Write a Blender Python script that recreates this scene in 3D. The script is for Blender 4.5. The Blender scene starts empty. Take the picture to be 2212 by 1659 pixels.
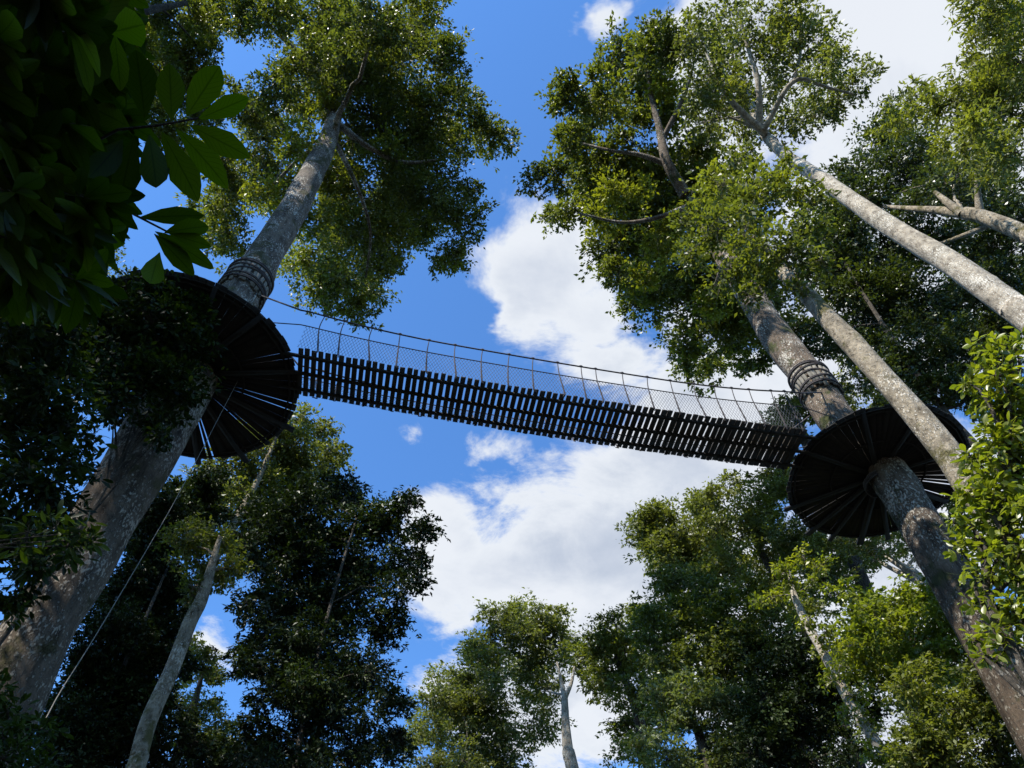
import bpy, math
import numpy as np

rng = np.random.default_rng(11)
C = bpy.context.scene.collection
R = math.radians

# ------------------------------------------------------------------ camera
EYE = np.array([0.0, 0.0, 1.6])
F = 1597.6                       # focal length in the 2212 px wide picture
PITCH = R(55.95)
SP, CP = math.sin(PITCH), math.cos(PITCH)

cam_d = bpy.data.cameras.new('camera')
cam_d.sensor_width = 36.0
cam_d.lens = 36.0 * F / 2212.0
cam_d.clip_end = 2000.0
cam_d.clip_start = 0.05
cam = bpy.data.objects.new('camera', cam_d)
C.objects.link(cam)
cam.location = EYE
cam.rotation_euler = (R(90) + PITCH, 0, 0)
bpy.context.scene.camera = cam


def ray(px, py):
    dx, dy = px - 1106.0, 829.5 - py
    return np.array([dx, F * CP - dy * SP, dy * CP + F * SP])


def pz(px, py, z):               # point on the line of sight at height z over the eye
    v = ray(px, py)
    return EYE + v * (z / v[2])


def ph(px, py, d):               # ... at horizontal distance d
    v = ray(px, py)
    return EYE + v * (d / math.hypot(v[0], v[1]))


def ps(px, py, s):               # ... at slant distance s
    v = ray(px, py)
    return EYE + v * (s / np.linalg.norm(v))


def unit_px(p):                  # metres per picture pixel (2212 px wide) at p
    v = p - EYE
    depth = v[1] * CP + v[2] * SP
    return depth / F


# ------------------------------------------------------------------ objects
def link(o, parent=None):
    C.objects.link(o)
    if parent is not None:
        o.parent = parent
    return o


def tag(o, label=None, cat=None, group=None, kind=None):
    if label: o['label'] = label
    if cat: o['category'] = cat
    if group: o['group'] = group
    if kind: o['kind'] = kind
    return o


def empty(name, loc, label, cat, group=None):
    o = bpy.data.objects.new(name, None)
    o.location = loc
    o.empty_display_size = 0.3
    link(o)
    return tag(o, label, cat, group)


def mesh(name, parts, mats, parent=None, smooth=False, origin=None, attr=None, vein=False):
    """parts: list of (V, Q[, material_index]); one mesh object."""
    Vs, Qs, Ms = [], [], []
    n = 0
    for p in parts:
        V, Q = np.asarray(p[0], float), np.asarray(p[1], int)
        Vs.append(V); Qs.append(Q + n); n += len(V)
        Ms.append(np.full(len(Q), p[2] if len(p) > 2 else 0, int))
    V = np.concatenate(Vs); Q = np.concatenate(Qs); M = np.concatenate(Ms)
    if origin is not None:
        V = V - np.asarray(origin)
    me = bpy.data.meshes.new(name)
    me.vertices.add(len(V)); me.vertices.foreach_set('co', V.astype(np.float32).ravel())
    me.loops.add(Q.size); me.loops.foreach_set('vertex_index', Q.astype(np.int32).ravel())
    me.polygons.add(len(Q))
    me.polygons.foreach_set('loop_start', (np.arange(len(Q)) * 4).astype(np.int32))
    me.polygons.foreach_set('material_index', M.astype(np.int32))
    if smooth:
        me.polygons.foreach_set('use_smooth', np.ones(len(Q), bool))
    for m in (mats if isinstance(mats, (list, tuple)) else [mats]):
        me.materials.append(m)
    if attr is not None:
        a = me.attributes.new('tint', 'FLOAT', 'FACE')
        a.data.foreach_set('value', np.asarray(attr, np.float32))
    if vein:                                   # position within each leaf: across, along
        tt = np.array([0.0, 0.12, 0.35, 0.6, 0.82, 0.95, 1.0])
        one = np.stack([np.tile([1.0, 0.0, 1.0], 7), np.repeat(tt, 3), np.ones(21)], 1)
        a = me.attributes.new('vein', 'FLOAT_VECTOR', 'POINT')
        a.data.foreach_set('vector', np.tile(one, (len(V) // 21, 1)).astype(np.float32).ravel())
    me.update(calc_edges=True)
    me.validate()
    o = bpy.data.objects.new(name, me)
    return link(o, parent)


def norm(a):
    return a / (np.linalg.norm(a, axis=-1, keepdims=True) + 1e-9)


def box(c, ax, ay, az):
    """box with centre c and half-axis vectors."""
    c, ax, ay, az = map(np.asarray, (c, ax, ay, az))
    V = np.array([c + sx * ax + sy * ay + sz * az for sz in (-1, 1) for sy in (-1, 1) for sx in (-1, 1)])
    Q = [(0, 2, 3, 1), (4, 5, 7, 6), (0, 1, 5, 4), (2, 6, 7, 3), (0, 4, 6, 2), (1, 3, 7, 5)]
    return V, np.array(Q)


def smooth_path(P, n):
    """Catmull-Rom through P (K,D), n samples, even in arc length of the first three columns."""
    P = np.asarray(P, float)
    if len(P) == 2:
        t = np.linspace(0, 1, n)[:, None]
        return P[0] * (1 - t) + P[1] * t
    E = np.vstack([2 * P[0] - P[1], P, 2 * P[-1] - P[-2]])
    out = []
    for i in range(1, len(E) - 2):
        t = np.linspace(0, 1, 16, endpoint=False)[:, None]
        a, b, c, d = E[i - 1], E[i], E[i + 1], E[i + 2]
        out.append(0.5 * (2 * b + (c - a) * t + (2 * a - 5 * b + 4 * c - d) * t ** 2 + (3 * b - a - 3 * c + d) * t ** 3))
    out = np.vstack(out + [P[-1:]])
    L = np.concatenate([[0], np.cumsum(np.linalg.norm(np.diff(out[:, :3], axis=0), axis=1))])
    s = np.linspace(0, L[-1], n)
    return np.stack([np.interp(s, L, out[:, k]) for k in range(out.shape[1])], 1)


def tube(P, rad, n=8, wob=0.0, lobes=None, seed=0):
    P = np.asarray(P, float)
    K = len(P)
    rad = np.broadcast_to(np.asarray(rad, float), (K,))
    T = norm(np.gradient(P, axis=0))
    d = np.abs(P[-1] - P[0])
    ref = np.eye(3)[int(np.argmin(d))]
    U = norm(np.cross(T, ref)); W = np.cross(T, U)
    a = np.arange(n) * 2 * math.pi / n
    rr = np.repeat(rad[:, None], n, 1)
    if wob:
        r2 = np.random.default_rng(seed + 5)
        L = np.concatenate([[0], np.cumsum(np.linalg.norm(np.diff(P, axis=0), axis=1))])[:, None]
        f = 0
        for k in range(9):
            m = r2.integers(1, 6); w = r2.uniform(0.2, 2.6); ph_ = r2.uniform(0, 6.28)
            f = f + np.sin(a[None] * m + L * w * r2.choice([-1, 1]) + ph_) / (1 + 0.35 * m)
        rr = rr * (1 + wob * f * 0.33)
        if n >= 24:                                # fine furrows and knots
            g = 0
            for k in range(12):
                m = r2.integers(8, 22); w = r2.uniform(0.3, 3.0); p0 = r2.uniform(0, 6.28)
                g = g + np.sin(a[None] * m + np.sin(L * w + p0) * 1.5 + p0)
            rr = rr * (1 + 0.0045 * g)
            for k in range(int(L[-1, 0] / 1.6)):
                z0, a1, am, sg = r2.uniform(0, L[-1, 0]), r2.uniform(0, 6.28), r2.uniform(0.04, 0.12), r2.uniform(0.08, 0.2)
                da = np.angle(np.exp(1j * (a[None] - a1)))
                rr = rr * (1 + am * np.exp(-((L - z0) / (sg * 1.4)) ** 2 - (da * rr / sg) ** 2))
    V = P[:, None] + rr[..., None] * (np.cos(a)[None, :, None] * U[:, None] + np.sin(a)[None, :, None] * W[:, None])
    i = np.arange(K - 1)[:, None] * n; j = np.arange(n)[None]; j2 = (j + 1) % n
    Q = np.stack(np.broadcast_arrays(i + j, i + j2, i + n + j2, i + n + j), -1).reshape(-1, 4)
    return V.reshape(-1, 3), Q


# ------------------------------------------------------------------ materials
def new_mat(name):
    m = bpy.data.materials.new(name)
    m.use_nodes = True
    nt = m.node_tree
    nt.nodes.clear()
    out = nt.nodes.new('ShaderNodeOutputMaterial')
    return m, nt, out


def N(nt, kind, **kw):
    n = nt.nodes.new(kind)
    for k, v in kw.items():
        if k in n.inputs:
            n.inputs[k].default_value = v
        else:
            setattr(n, k, v)
    return n


def ramp(nt, stops, src):
    r = nt.nodes.new('ShaderNodeValToRGB')
    e = r.color_ramp.elements
    while len(e) < len(stops):
        e.new(0.5)
    for el, (p, c) in zip(e, stops):
        el.position = p
        el.color = (c[0], c[1], c[2], 1) if isinstance(c, tuple) else (c, c, c, 1)
    nt.links.new(src, r.inputs[0])
    return r


def mixc(nt, fac, a, b, mode='MIX'):
    m = nt.nodes.new('ShaderNodeMix'); m.data_type = 'RGBA'; m.blend_type = mode
    for s, v in ((m.inputs[0], fac), (m.inputs[6], a), (m.inputs[7], b)):
        if hasattr(v, 'is_linked'):
            nt.links.new(v, s)
        else:
            s.default_value = v if not isinstance(v, tuple) else (v[0], v[1], v[2], 1)
    return m.outputs[2]


def leaf_mat(name, dark, mid, young_lit, trans=0.4, rough=0.42, tcol=(1.5, 1.6, 0.45), spec=0.5):
    m, nt, out = new_mat(name)
    g = N(nt, 'ShaderNodeNewGeometry')
    r = ramp(nt, [(0.0, dark), (0.7, mid), (1.0, tuple(0.6 * a + 0.4 * b for a, b in zip(mid, young_lit)))], g.outputs['Random Per Island'])
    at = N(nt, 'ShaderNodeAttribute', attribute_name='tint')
    col = mixc(nt, at.outputs['Fac'], r.outputs[0], young_lit)
    av = N(nt, 'ShaderNodeAttribute', attribute_name='vein')
    sv = N(nt, 'ShaderNodeSeparateXYZ')
    nt.links.new(av.outputs['Vector'], sv.inputs[0])
    rib = ramp(nt, [(0.0, 1.0), (0.10, 0.0)], sv.outputs[0])          # midrib
    wv = N(nt, 'ShaderNodeMath', operation='MULTIPLY_ADD')
    wv.inputs[1].default_value = 62.0
    nt.links.new(sv.outputs[1], wv.inputs[0])
    w2 = N(nt, 'ShaderNodeMath', operation='MULTIPLY'); w2.inputs[1].default_value = -16.0
    nt.links.new(sv.outputs[0], w2.inputs[0]); nt.links.new(w2.outputs[0], wv.inputs[2])
    sn = N(nt, 'ShaderNodeMath', operation='SINE'); nt.links.new(wv.outputs[0], sn.inputs[0])
    sr_ = ramp(nt, [(0.86, 0.0), (0.99, 0.55)], sn.outputs[0])         # side veins
    vmx = N(nt, 'ShaderNodeMath', operation='MAXIMUM'); nt.links.new(rib.outputs[0], vmx.inputs[0]); nt.links.new(sr_.outputs[0], vmx.inputs[1])
    von = N(nt, 'ShaderNodeMath', operation='MULTIPLY'); nt.links.new(vmx.outputs[0], von.inputs[0]); nt.links.new(sv.outputs[2], von.inputs[1])
    col = mixc(nt, von.outputs[0], col, mixc(nt, 1.0, col, (0.45, 0.5, 0.45), 'MULTIPLY'))
    p = N(nt, 'ShaderNodeBsdfPrincipled', Roughness=rough)
    p.inputs['Specular IOR Level'].default_value = spec
    nt.links.new(col, p.inputs['Base Color'])
    t = N(nt, 'ShaderNodeBsdfTranslucent')
    tc = mixc(nt, 1.0, col, tcol, 'MULTIPLY')
    nt.links.new(tc, t.inputs['Color'])
    mx = N(nt, 'ShaderNodeMixShader')
    mx.inputs[0].default_value = trans
    nt.links.new(p.outputs[0], mx.inputs[1]); nt.links.new(t.outputs[0], mx.inputs[2])
    nt.links.new(mx.outputs[0], out.inputs[0])
    return m


def bark_mat(name, base, dark, lichen, scale=1.0, lich=0.5, stretch=0.25, bump=0.6, moss=None, foot=None):
    m, nt, out = new_mat(name)
    tc = N(nt, 'ShaderNodeTexCoord')
    mp = N(nt, 'ShaderNodeMapping'); mp.inputs['Scale'].default_value = (scale, scale, scale * stretch)
    nt.links.new(tc.outputs['Object'], mp.inputs[0])
    n1 = N(nt, 'ShaderNodeTexNoise', Scale=7.0, Detail=9.0, Roughness=0.65)
    nt.links.new(mp.outputs[0], n1.inputs['Vector'])
    n2 = N(nt, 'ShaderNodeTexNoise', Scale=2.2 * scale, Detail=4.0, Roughness=0.6)
    nt.links.new(tc.outputs['Object'], n2.inputs['Vector'])
    c1 = ramp(nt, [(0.32, dark), (0.5, base), (0.72, tuple(min(1, 1.35 * x) for x in base))], n1.outputs['Fac'])
    c2 = ramp(nt, [(0.3, 0.45), (0.65, 1.0)], n2.outputs['Fac'])
    col = mixc(nt, 1.0, c1.outputs[0], c2.outputs[0], 'MULTIPLY')
    # lichen scales: small irregular pale patches
    nl = N(nt, 'ShaderNodeTexNoise', Scale=24.0 * scale, Detail=7.0, Roughness=0.6, Distortion=0.2)
    nv = N(nt, 'ShaderNodeTexNoise', Scale=1.1 * scale, Detail=3.0, Roughness=0.5)
    nt.links.new(tc.outputs['Object'], nv.inputs['Vector'])
    mp2 = N(nt, 'ShaderNodeMapping'); mp2.inputs['Scale'].default_value = (1, 1, 0.55)
    nt.links.new(tc.outputs['Object'], mp2.inputs[0]); nt.links.new(mp2.outputs[0], nl.inputs['Vector'])
    lo = 0.66 - 0.2 * lich
    nsum = N(nt, 'ShaderNodeMath', operation='MULTIPLY_ADD')
    nt.links.new(nv.outputs['Fac'], nsum.inputs[0]); nsum.inputs[1].default_value = 0.5; nt.links.new(nl.outputs['Fac'], nsum.inputs[2])
    lm = ramp(nt, [(lo + 0.25, 0.0), (lo + 0.31, 1.0)], nsum.outputs[0])
    col = mixc(nt, lm.outputs[0], col, lichen)
    if moss:
        nm = N(nt, 'ShaderNodeTexNoise', Scale=1.3 * scale, Detail=8.0, Roughness=0.7)
        nt.links.new(tc.outputs['Object'], nm.inputs['Vector'])
        mm = ramp(nt, [(0.54, 0.0), (0.62, 1.0)], nm.outputs['Fac'])
        col = mixc(nt, mm.outputs[0], col, moss)
    if foot:                                    # brown bark low on the stem, darkened to paint in shade; lichen-grey higher up
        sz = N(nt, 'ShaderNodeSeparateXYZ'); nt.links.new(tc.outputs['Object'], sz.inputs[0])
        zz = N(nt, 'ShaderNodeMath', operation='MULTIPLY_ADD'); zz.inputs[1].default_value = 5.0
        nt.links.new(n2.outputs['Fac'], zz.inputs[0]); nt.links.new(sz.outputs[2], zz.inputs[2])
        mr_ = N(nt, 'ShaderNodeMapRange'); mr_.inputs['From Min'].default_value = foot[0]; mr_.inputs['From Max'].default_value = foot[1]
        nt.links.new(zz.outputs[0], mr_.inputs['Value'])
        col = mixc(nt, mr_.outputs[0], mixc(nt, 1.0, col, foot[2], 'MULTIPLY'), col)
    p = N(nt, 'ShaderNodeBsdfPrincipled', Roughness=0.9)
    p.inputs['Specular IOR Level'].default_value = 0.2
    nt.links.new(col, p.inputs['Base Color'])
    b = N(nt, 'ShaderNodeBump', Strength=bump, Distance=0.09)
    hs = N(nt, 'ShaderNodeMath', operation='ADD')
    nt.links.new(n1.outputs['Fac'], hs.inputs[0]); nt.links.new(lm.outputs[0], hs.inputs[1])
    nt.links.new(hs.outputs[0], b.inputs['Height']); nt.links.new(b.outputs[0], p.inputs['Normal'])
    nt.links.new(p.outputs[0], out.inputs[0])
    return m


def plain_mat(name, a, b, scale=8.0, rough=0.85, bump=0.3, stretch=(1, 1, 1)):
    m, nt, out = new_mat(name)
    tc = N(nt, 'ShaderNodeTexCoord')
    mp = N(nt, 'ShaderNodeMapping'); mp.inputs['Scale'].default_value = stretch
    nt.links.new(tc.outputs['Object'], mp.inputs[0])
    n1 = N(nt, 'ShaderNodeTexNoise', Scale=scale, Detail=8.0, Roughness=0.65)
    nt.links.new(mp.outputs[0], n1.inputs['Vector'])
    g = N(nt, 'ShaderNodeNewGeometry')
    c = ramp(nt, [(0.3, a), (0.7, b)], n1.outputs['Fac'])
    v = ramp(nt, [(0.0, 0.55), (1.0, 1.25)], g.outputs['Random Per Island'])
    col = mixc(nt, 1.0, c.outputs[0], v.outputs[0], 'MULTIPLY')
    p = N(nt, 'ShaderNodeBsdfPrincipled', Roughness=rough)
    nt.links.new(col, p.inputs['Base Color'])
    bp = N(nt, 'ShaderNodeBump', Strength=bump, Distance=0.02)
    nt.links.new(n1.outputs['Fac'], bp.inputs['Height']); nt.links.new(bp.outputs[0], p.inputs['Normal'])
    nt.links.new(p.outputs[0], out.inputs[0])
    return m


LEAF = {
    'mid':    leaf_mat('leaf_mid_green', (0.038, 0.050, 0.016), (0.086, 0.102, 0.032), (0.18, 0.19, 0.025), 0.42, 0.44, (1.5, 1.6, 0.45), 0.4),
    'olive':  leaf_mat('leaf_olive', (0.055, 0.068, 0.026), (0.115, 0.128, 0.050), (0.18, 0.19, 0.035), 0.42, 0.44, (1.5, 1.6, 0.45), 0.4),
    'dark':   leaf_mat('leaf_dark', (0.022, 0.034, 0.013), (0.048, 0.064, 0.022), (0.09, 0.115, 0.02), 0.28, 0.36),
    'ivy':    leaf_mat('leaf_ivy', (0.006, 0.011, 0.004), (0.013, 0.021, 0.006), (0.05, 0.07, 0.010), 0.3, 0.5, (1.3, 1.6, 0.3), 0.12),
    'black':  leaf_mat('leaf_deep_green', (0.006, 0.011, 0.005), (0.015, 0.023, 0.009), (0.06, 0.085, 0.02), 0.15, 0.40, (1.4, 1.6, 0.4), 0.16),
    'yellow': leaf_mat('leaf_yellow_green', (0.070, 0.092, 0.014), (0.135, 0.165, 0.022), (0.23, 0.24, 0.022), 0.45, 0.36),
    'silver': leaf_mat('leaf_silvery', (0.070, 0.090, 0.042), (0.130, 0.152, 0.070), (0.16, 0.18, 0.05), 0.38, 0.38),
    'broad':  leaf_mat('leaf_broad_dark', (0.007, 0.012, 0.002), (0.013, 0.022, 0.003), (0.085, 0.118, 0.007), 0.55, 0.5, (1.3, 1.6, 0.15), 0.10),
}
BARK = {
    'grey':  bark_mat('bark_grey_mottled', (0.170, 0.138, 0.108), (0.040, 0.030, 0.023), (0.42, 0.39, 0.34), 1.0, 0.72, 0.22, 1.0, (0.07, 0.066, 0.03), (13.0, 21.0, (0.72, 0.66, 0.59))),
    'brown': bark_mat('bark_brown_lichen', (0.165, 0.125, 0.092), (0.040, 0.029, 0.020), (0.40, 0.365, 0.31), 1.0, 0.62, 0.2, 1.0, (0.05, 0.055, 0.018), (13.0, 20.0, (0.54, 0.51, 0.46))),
    'pale':  bark_mat('bark_pale', (0.37, 0.32, 0.25), (0.15, 0.115, 0.08), (0.52, 0.48, 0.41), 1.6, 0.6, 0.6, 0.6),
    'patch': bark_mat('bark_pale_patchy', (0.30, 0.25, 0.18), (0.075, 0.055, 0.03), (0.48, 0.43, 0.35), 1.3, 0.45, 0.7, 0.8, (0.09, 0.078, 0.03)),
    'dim':   bark_mat('bark_dim', (0.070, 0.058, 0.044), (0.024, 0.019, 0.014), (0.17, 0.155, 0.13), 1.5, 0.4, 0.4, 0.8),
}
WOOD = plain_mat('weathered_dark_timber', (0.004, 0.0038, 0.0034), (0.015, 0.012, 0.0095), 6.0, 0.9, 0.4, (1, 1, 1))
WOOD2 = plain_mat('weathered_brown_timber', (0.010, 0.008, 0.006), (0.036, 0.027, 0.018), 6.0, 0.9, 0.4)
ROPE = plain_mat('dark_rope', (0.035, 0.030, 0.032), (0.075, 0.062, 0.062), 60.0, 0.9, 0.5)
NETM = plain_mat('net_cord', (0.05, 0.055, 0.07), (0.09, 0.095, 0.11), 60.0, 0.8, 0.2)
PALEROPE = plain_mat('pale_rope', (0.12, 0.11, 0.09), (0.20, 0.18, 0.15), 60.0, 0.9, 0.4)
SLAT = plain_mat('grey_lath', (0.09, 0.08, 0.065), (0.22, 0.20, 0.165), 14.0, 0.95, 0.4, (1, 1, 0.3))


# ------------------------------------------------------------------ foliage
def leaf_quads(P, A, Nn, L, w):
    """rhombic leaves folded along the midrib: P centres, A axes, Nn normals, L lengths, w width/length."""
    S = norm(np.cross(A, Nn)); U = np.cross(S, A)
    h = (L * 0.5)[:, None]; ws = (L * w * 0.5)[:, None]
    b = P - A * h
    t = P + A * h - U * h * 0.25
    l = P + S * ws + U * ws * 0.35 - A * h * 0.1
    r = P - S * ws + U * ws * 0.35 - A * h * 0.1
    V = np.stack([b, r, t, l], 1).reshape(-1, 3)
    Q = np.arange(len(P) * 4).reshape(-1, 4)
    return V, Q


def leaf_blades(P, A, Nn, L, w, obovate=0.6):
    """larger leaves, 3 x 6 points each: P is the stalk end."""
    n = len(P)
    t = np.array([0.0, 0.12, 0.35, 0.6, 0.82, 0.95, 1.0])
    prof = np.array([0.03, 0.30, 0.76, 0.98, 0.70, 0.28, 0.01]) if obovate > 0.5 else np.array([0.03, 0.45, 0.95, 0.9, 0.5, 0.18, 0.03])
    S = norm(np.cross(A, Nn)); U = np.cross(S, A)
    bend = rng.uniform(0.02, 0.3, n)[:, None]
    fold = rng.uniform(0.05, 0.35, n)[:, None]
    Lc = L[:, None]
    V = np.zeros((n, len(t), 3, 3))
    for i, (ti, pi) in enumerate(zip(t, prof)):
        c = P + A * Lc * ti - U * Lc * bend * ti * ti
        e = Lc * w * 0.5 * pi * (1 + 0.06 * rng.normal(size=(n, 1)))
        V[:, i, 1] = c
        V[:, i, 0] = c + S * e + U * e * fold
        V[:, i, 2] = c - S * e + U * e * fold
    k = len(t)
    q = []
    for i in range(k - 1):
        for j in range(2):
            a = i * 3 + j
            q.append((a, a + 1, a + 4, a + 3))
    Q = (np.arange(n)[:, None, None] * (k * 3) + np.array(q)[None]).reshape(-1, 4)
    return V.reshape(-1, 3), Q


def clump_leaves(c, r, Lm, cov, wl, flat=0.8, droop=0.15, ns=None, open_=0.0):
    """one clump of foliage: boughs through its volume, flat tufts on each bough, leaves round each tuft."""
    ns = ns or int(rng.integers(13, 19))
    d = norm(rng.normal(size=(ns, 3)))
    rad = r * rng.uniform(0.2, 1.0, ns) ** 0.6 * rng.uniform(0.8, 1.18, ns)
    sc = c + d * rad[:, None] * np.array([1, 1, flat])
    sr = r * rng.uniform(0.22, 0.42, ns) * (1 - 0.25 * open_)
    nt_ = 9
    tc = np.repeat(sc, nt_, 0) + rng.normal(size=(ns * nt_, 3)) * np.array([1, 1, 0.55]) * np.repeat(sr, nt_)[:, None] * 0.75
    tr = np.repeat(sr, nt_) * rng.uniform(0.28, 0.55, ns * nt_)
    area = math.pi * r * r * cov
    n_leaf = max(40, int(area / (Lm * Lm * wl * 0.5 * 0.62)))
    wgt = tr ** 2 * rng.uniform(0.3, 1.5, len(tr)); wgt /= wgt.sum()
    k = rng.choice(len(tr), n_leaf, p=wgt)
    off = rng.normal(size=(n_leaf, 3)) * np.array([1, 1, 0.45]) * tr[k][:, None] * 0.75
    P = tc[k] + off
    out = norm(tc[k] - c)
    A = norm(norm(off + 1e-6) * 0.8 + out * 0.5 + rng.normal(size=(n_leaf, 3)) * 0.4 + np.array([0, 0, -droop]))
    Nn = norm(np.array([0, 0, 0.8]) + out * 0.5 + rng.normal(size=(n_leaf, 3)) * 0.6)
    Nn = norm(Nn - A * (Nn * A).sum(1, keepdims=True))
    L = Lm * rng.uniform(0.5, 1.5, n_leaf)
    return P, A, Nn, L, sc


def bez(a, m, b, n):
    t = np.linspace(0, 1, n)[:, None]
    return (1 - t) ** 2 * a + 2 * t * (1 - t) * m + t * t * b


def tree(name, label, cat, trunk=None, d=None, trunk_w=None, clumps=(), zr=None, dr=None, bright=(), shade_clumps=(),
         leaf='mid', bark='grey', Lpx=10.0, wl=0.5, cov=2.0, tint=0.12, group='rainforest trees', blades=False,
         wob=0.06, open_=0.0, limb=0.45, flat=0.8, crown_from=0.55, flare=1.35, limb_parts=True, sides=44, twig=1.0,
         limbs_px=(), fill=1):
    # trunk: (px, py, width px) from low to high at horizontal distance d (or with its own d as 4th value)
    if trunk_w is None:
        T = []
        for t in trunk:
            p = ph(t[0], t[1], t[3] if len(t) > 3 else d)
            T.append((*p, 0.5 * t[2] * unit_px(p) * F / np.linalg.norm(ray(t[0], t[1]))))
        T = np.array(T)
        if T[0, 2] > 0.3:
            dirn = (T[0, :3] - T[1, :3]) / max(1e-6, T[1, 2] - T[0, 2])
            b = T[0, :3] + dirn * T[0, 2] * 0.8
            b[2] = -0.25
            T = np.vstack([[(*b, T[0, 3] * flare)], T])
    else:
        T = np.array(trunk_w, float)
    base = np.array([T[0, 0], T[0, 1], 0.0])
    root = empty(name, base, label, cat, group)
    Ln = np.linalg.norm(np.diff(T[:, :3], axis=0), axis=1).sum()
    K = int(max(12, min(320, Ln / 0.14)))
    S = smooth_path(T, K)
    S[:, 3] = np.maximum(S[:, 3], 0.008)
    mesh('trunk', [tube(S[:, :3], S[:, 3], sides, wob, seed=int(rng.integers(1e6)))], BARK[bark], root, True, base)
    # foliage clumps in space
    cl = []
    for src, ti in ((clumps, None), (bright, 0.9)):  # bright clumps: yellower young leaves, with backlight painted into their colour
        for c in src:
            if len(c) > 3:
                z = c[3]; p = pz(c[0], c[1], z)
            elif zr:
                p = pz(c[0], c[1], rng.uniform(*zr))
            else:
                p = ph(c[0], c[1], dr[0] + dr[1] * rng.uniform(-1, 1))
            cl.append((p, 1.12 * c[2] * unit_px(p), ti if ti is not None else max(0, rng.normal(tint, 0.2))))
    extra = []
    for (p, r, ti) in cl:
        v = norm(p - EYE)
        for _ in range(fill if ti < 0.7 else 0):
            o = rng.normal(size=3); o -= v * (o @ v)
            q = p + o * r * 0.42 + v * r * rng.uniform(0.2, 1.6)
            extra.append((q, r * rng.uniform(0.65, 0.95), max(0, rng.normal(tint, 0.18))))
    cl += extra
    for c in shade_clumps:  # unseen foliage, added to cast shade into the view
        cl.append((np.array(c[:3], float), c[3], max(0, rng.normal(tint, 0.1))))
    top = S[-1, :3]
    order = sorted(range(len(cl)), key=lambda i: np.linalg.norm(cl[i][0] - top))
    Pl, Al, Nl, Ll, Tl = [], [], [], [], []
    limbs = []          # each: list of (V, Q)
    placed = []         # (centre, limb index, radius)
    zlo = S[int(crown_from * (K - 1)), 2]
    for i in order:
        c, r, ti = cl[i]
        m_px = unit_px(c) if blades != 'world' else 1
        P, A, Nn, L, sc = clump_leaves(c, r, 0.88 * Lpx * unit_px(c), cov, wl, flat=flat, open_=open_)
        keep = P[:, 2] > 0.15
        Pl.append(P[keep]); Al.append(A[keep]); Nl.append(Nn[keep]); Ll.append(L[keep])
        Tl.append(np.clip(ti + rng.normal(0, 0.12, keep.sum()), 0, 1))
        # the limb that carries it
        hd = np.linalg.norm(S[:, :2] - c[:2], axis=1)
        zt = np.clip(c[2] - 0.55 * hd, zlo, top[2])
        k = int(np.argmin(np.abs(S[:, 2] - zt)))
        best, frm, r0, li = np.linalg.norm(S[k, :3] - c), S[k, :3], S[k, 3] * limb, None
        for (q, lj, rj) in placed:
            dd = np.linalg.norm(q - c) * 1.25
            if dd < best and np.linalg.norm(q - top) < np.linalg.norm(c - top) + 0.5:
                best, frm, r0, li = dd, q, rj, lj
        ln = np.linalg.norm(frm - c)
        mid = (frm + c) / 2 + rng.normal(size=3) * 0.10 * ln + np.array([0, 0, 0.08 * ln])
        r0 = min(r0, 0.016 * ln + 0.06, S[k, 3] * 0.8) if li is None else min(r0, 0.014 * ln + 0.035)
        r1 = max(0.006, r0 * 0.42)
        kk = int(max(5, min(24, ln / 0.4)))
        path = bez(frm, mid, c, kk)
        path[1:-1] += rng.normal(size=(kk - 2, 3)) * 0.012 * ln
        if li is None:
            limbs.append([]); li = len(limbs) - 1
        limbs[li].append(tube(path, np.linspace(r0, r1, kk), 7, 0.05, seed=i))
        placed.append((c, li, r1))
        for s in sc:
            m2 = (c + s) / 2 + rng.normal(size=3) * 0.12 * r
            limbs[li].append(tube(bez(c, m2, s, 4), np.linspace(r1 * 0.7, max(0.004, r1 * 0.2), 4) * twig, 4))
    for path_px in limbs_px:          # limbs one can follow in the photograph: (px, py, width px, distance)
        pp = []
        for (x, y, w, dd) in path_px:
            p = ph(x, y, dd) if dd > 0 else pz(x, y, -dd); pp.append((*p, 0.5 * w * unit_px(p)))
        pp = smooth_path(np.array(pp), 20)
        limbs.append([tube(pp[:, :3], pp[:, 3], 12, 0.06)])
    if limb_parts:
        for lb in limbs:
            mesh('branch', lb, BARK[bark], root, True, base)
    elif limbs:
        mesh('branch', [x for lb in limbs for x in lb], BARK[bark], root, True, base)
    if Pl:
        P, A, Nn, L = map(np.concatenate, (Pl, Al, Nl, Ll)); ti = np.concatenate(Tl)
        if blades:
            V, Q = leaf_blades(P, A, Nn, L, wl)
            ti = np.repeat(ti, 12)
        else:
            V, Q = leaf_quads(P, A, Nn, L, wl)
        mesh('crown', [(V, Q)], LEAF[leaf], root, blades is not False, base, ti, blades is not False)
    return root


# ------------------------------------------------------------------ setting
def build_ground():
    n = 161
    u = np.linspace(-1, 1, n); g = np.sign(u) * (np.abs(u) ** 2.2) * 600
    X, Y = np.meshgrid(g, g, indexing='ij')
    Z = 0.18 * np.sin(X * 0.31 + 1) * np.cos(Y * 0.27) + 0.09 * np.sin(X * 0.9 + Y * 0.7) - 0.1
    V = np.stack([X, Y, Z], -1).reshape(-1, 3)
    i, j = np.meshgrid(np.arange(n - 1), np.arange(n - 1), indexing='ij')
    a = (i * n + j).ravel()
    Q = np.stack([a, a + n, a + n + 1, a + 1], 1)
    m = plain_mat('leaf_litter', (0.016, 0.013, 0.008), (0.040, 0.034, 0.018), 3.0, 0.95, 0.6)
    o = mesh('ground', [(V, Q)], m, None, True)
    tag(o, kind='structure')


build_ground()

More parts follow.
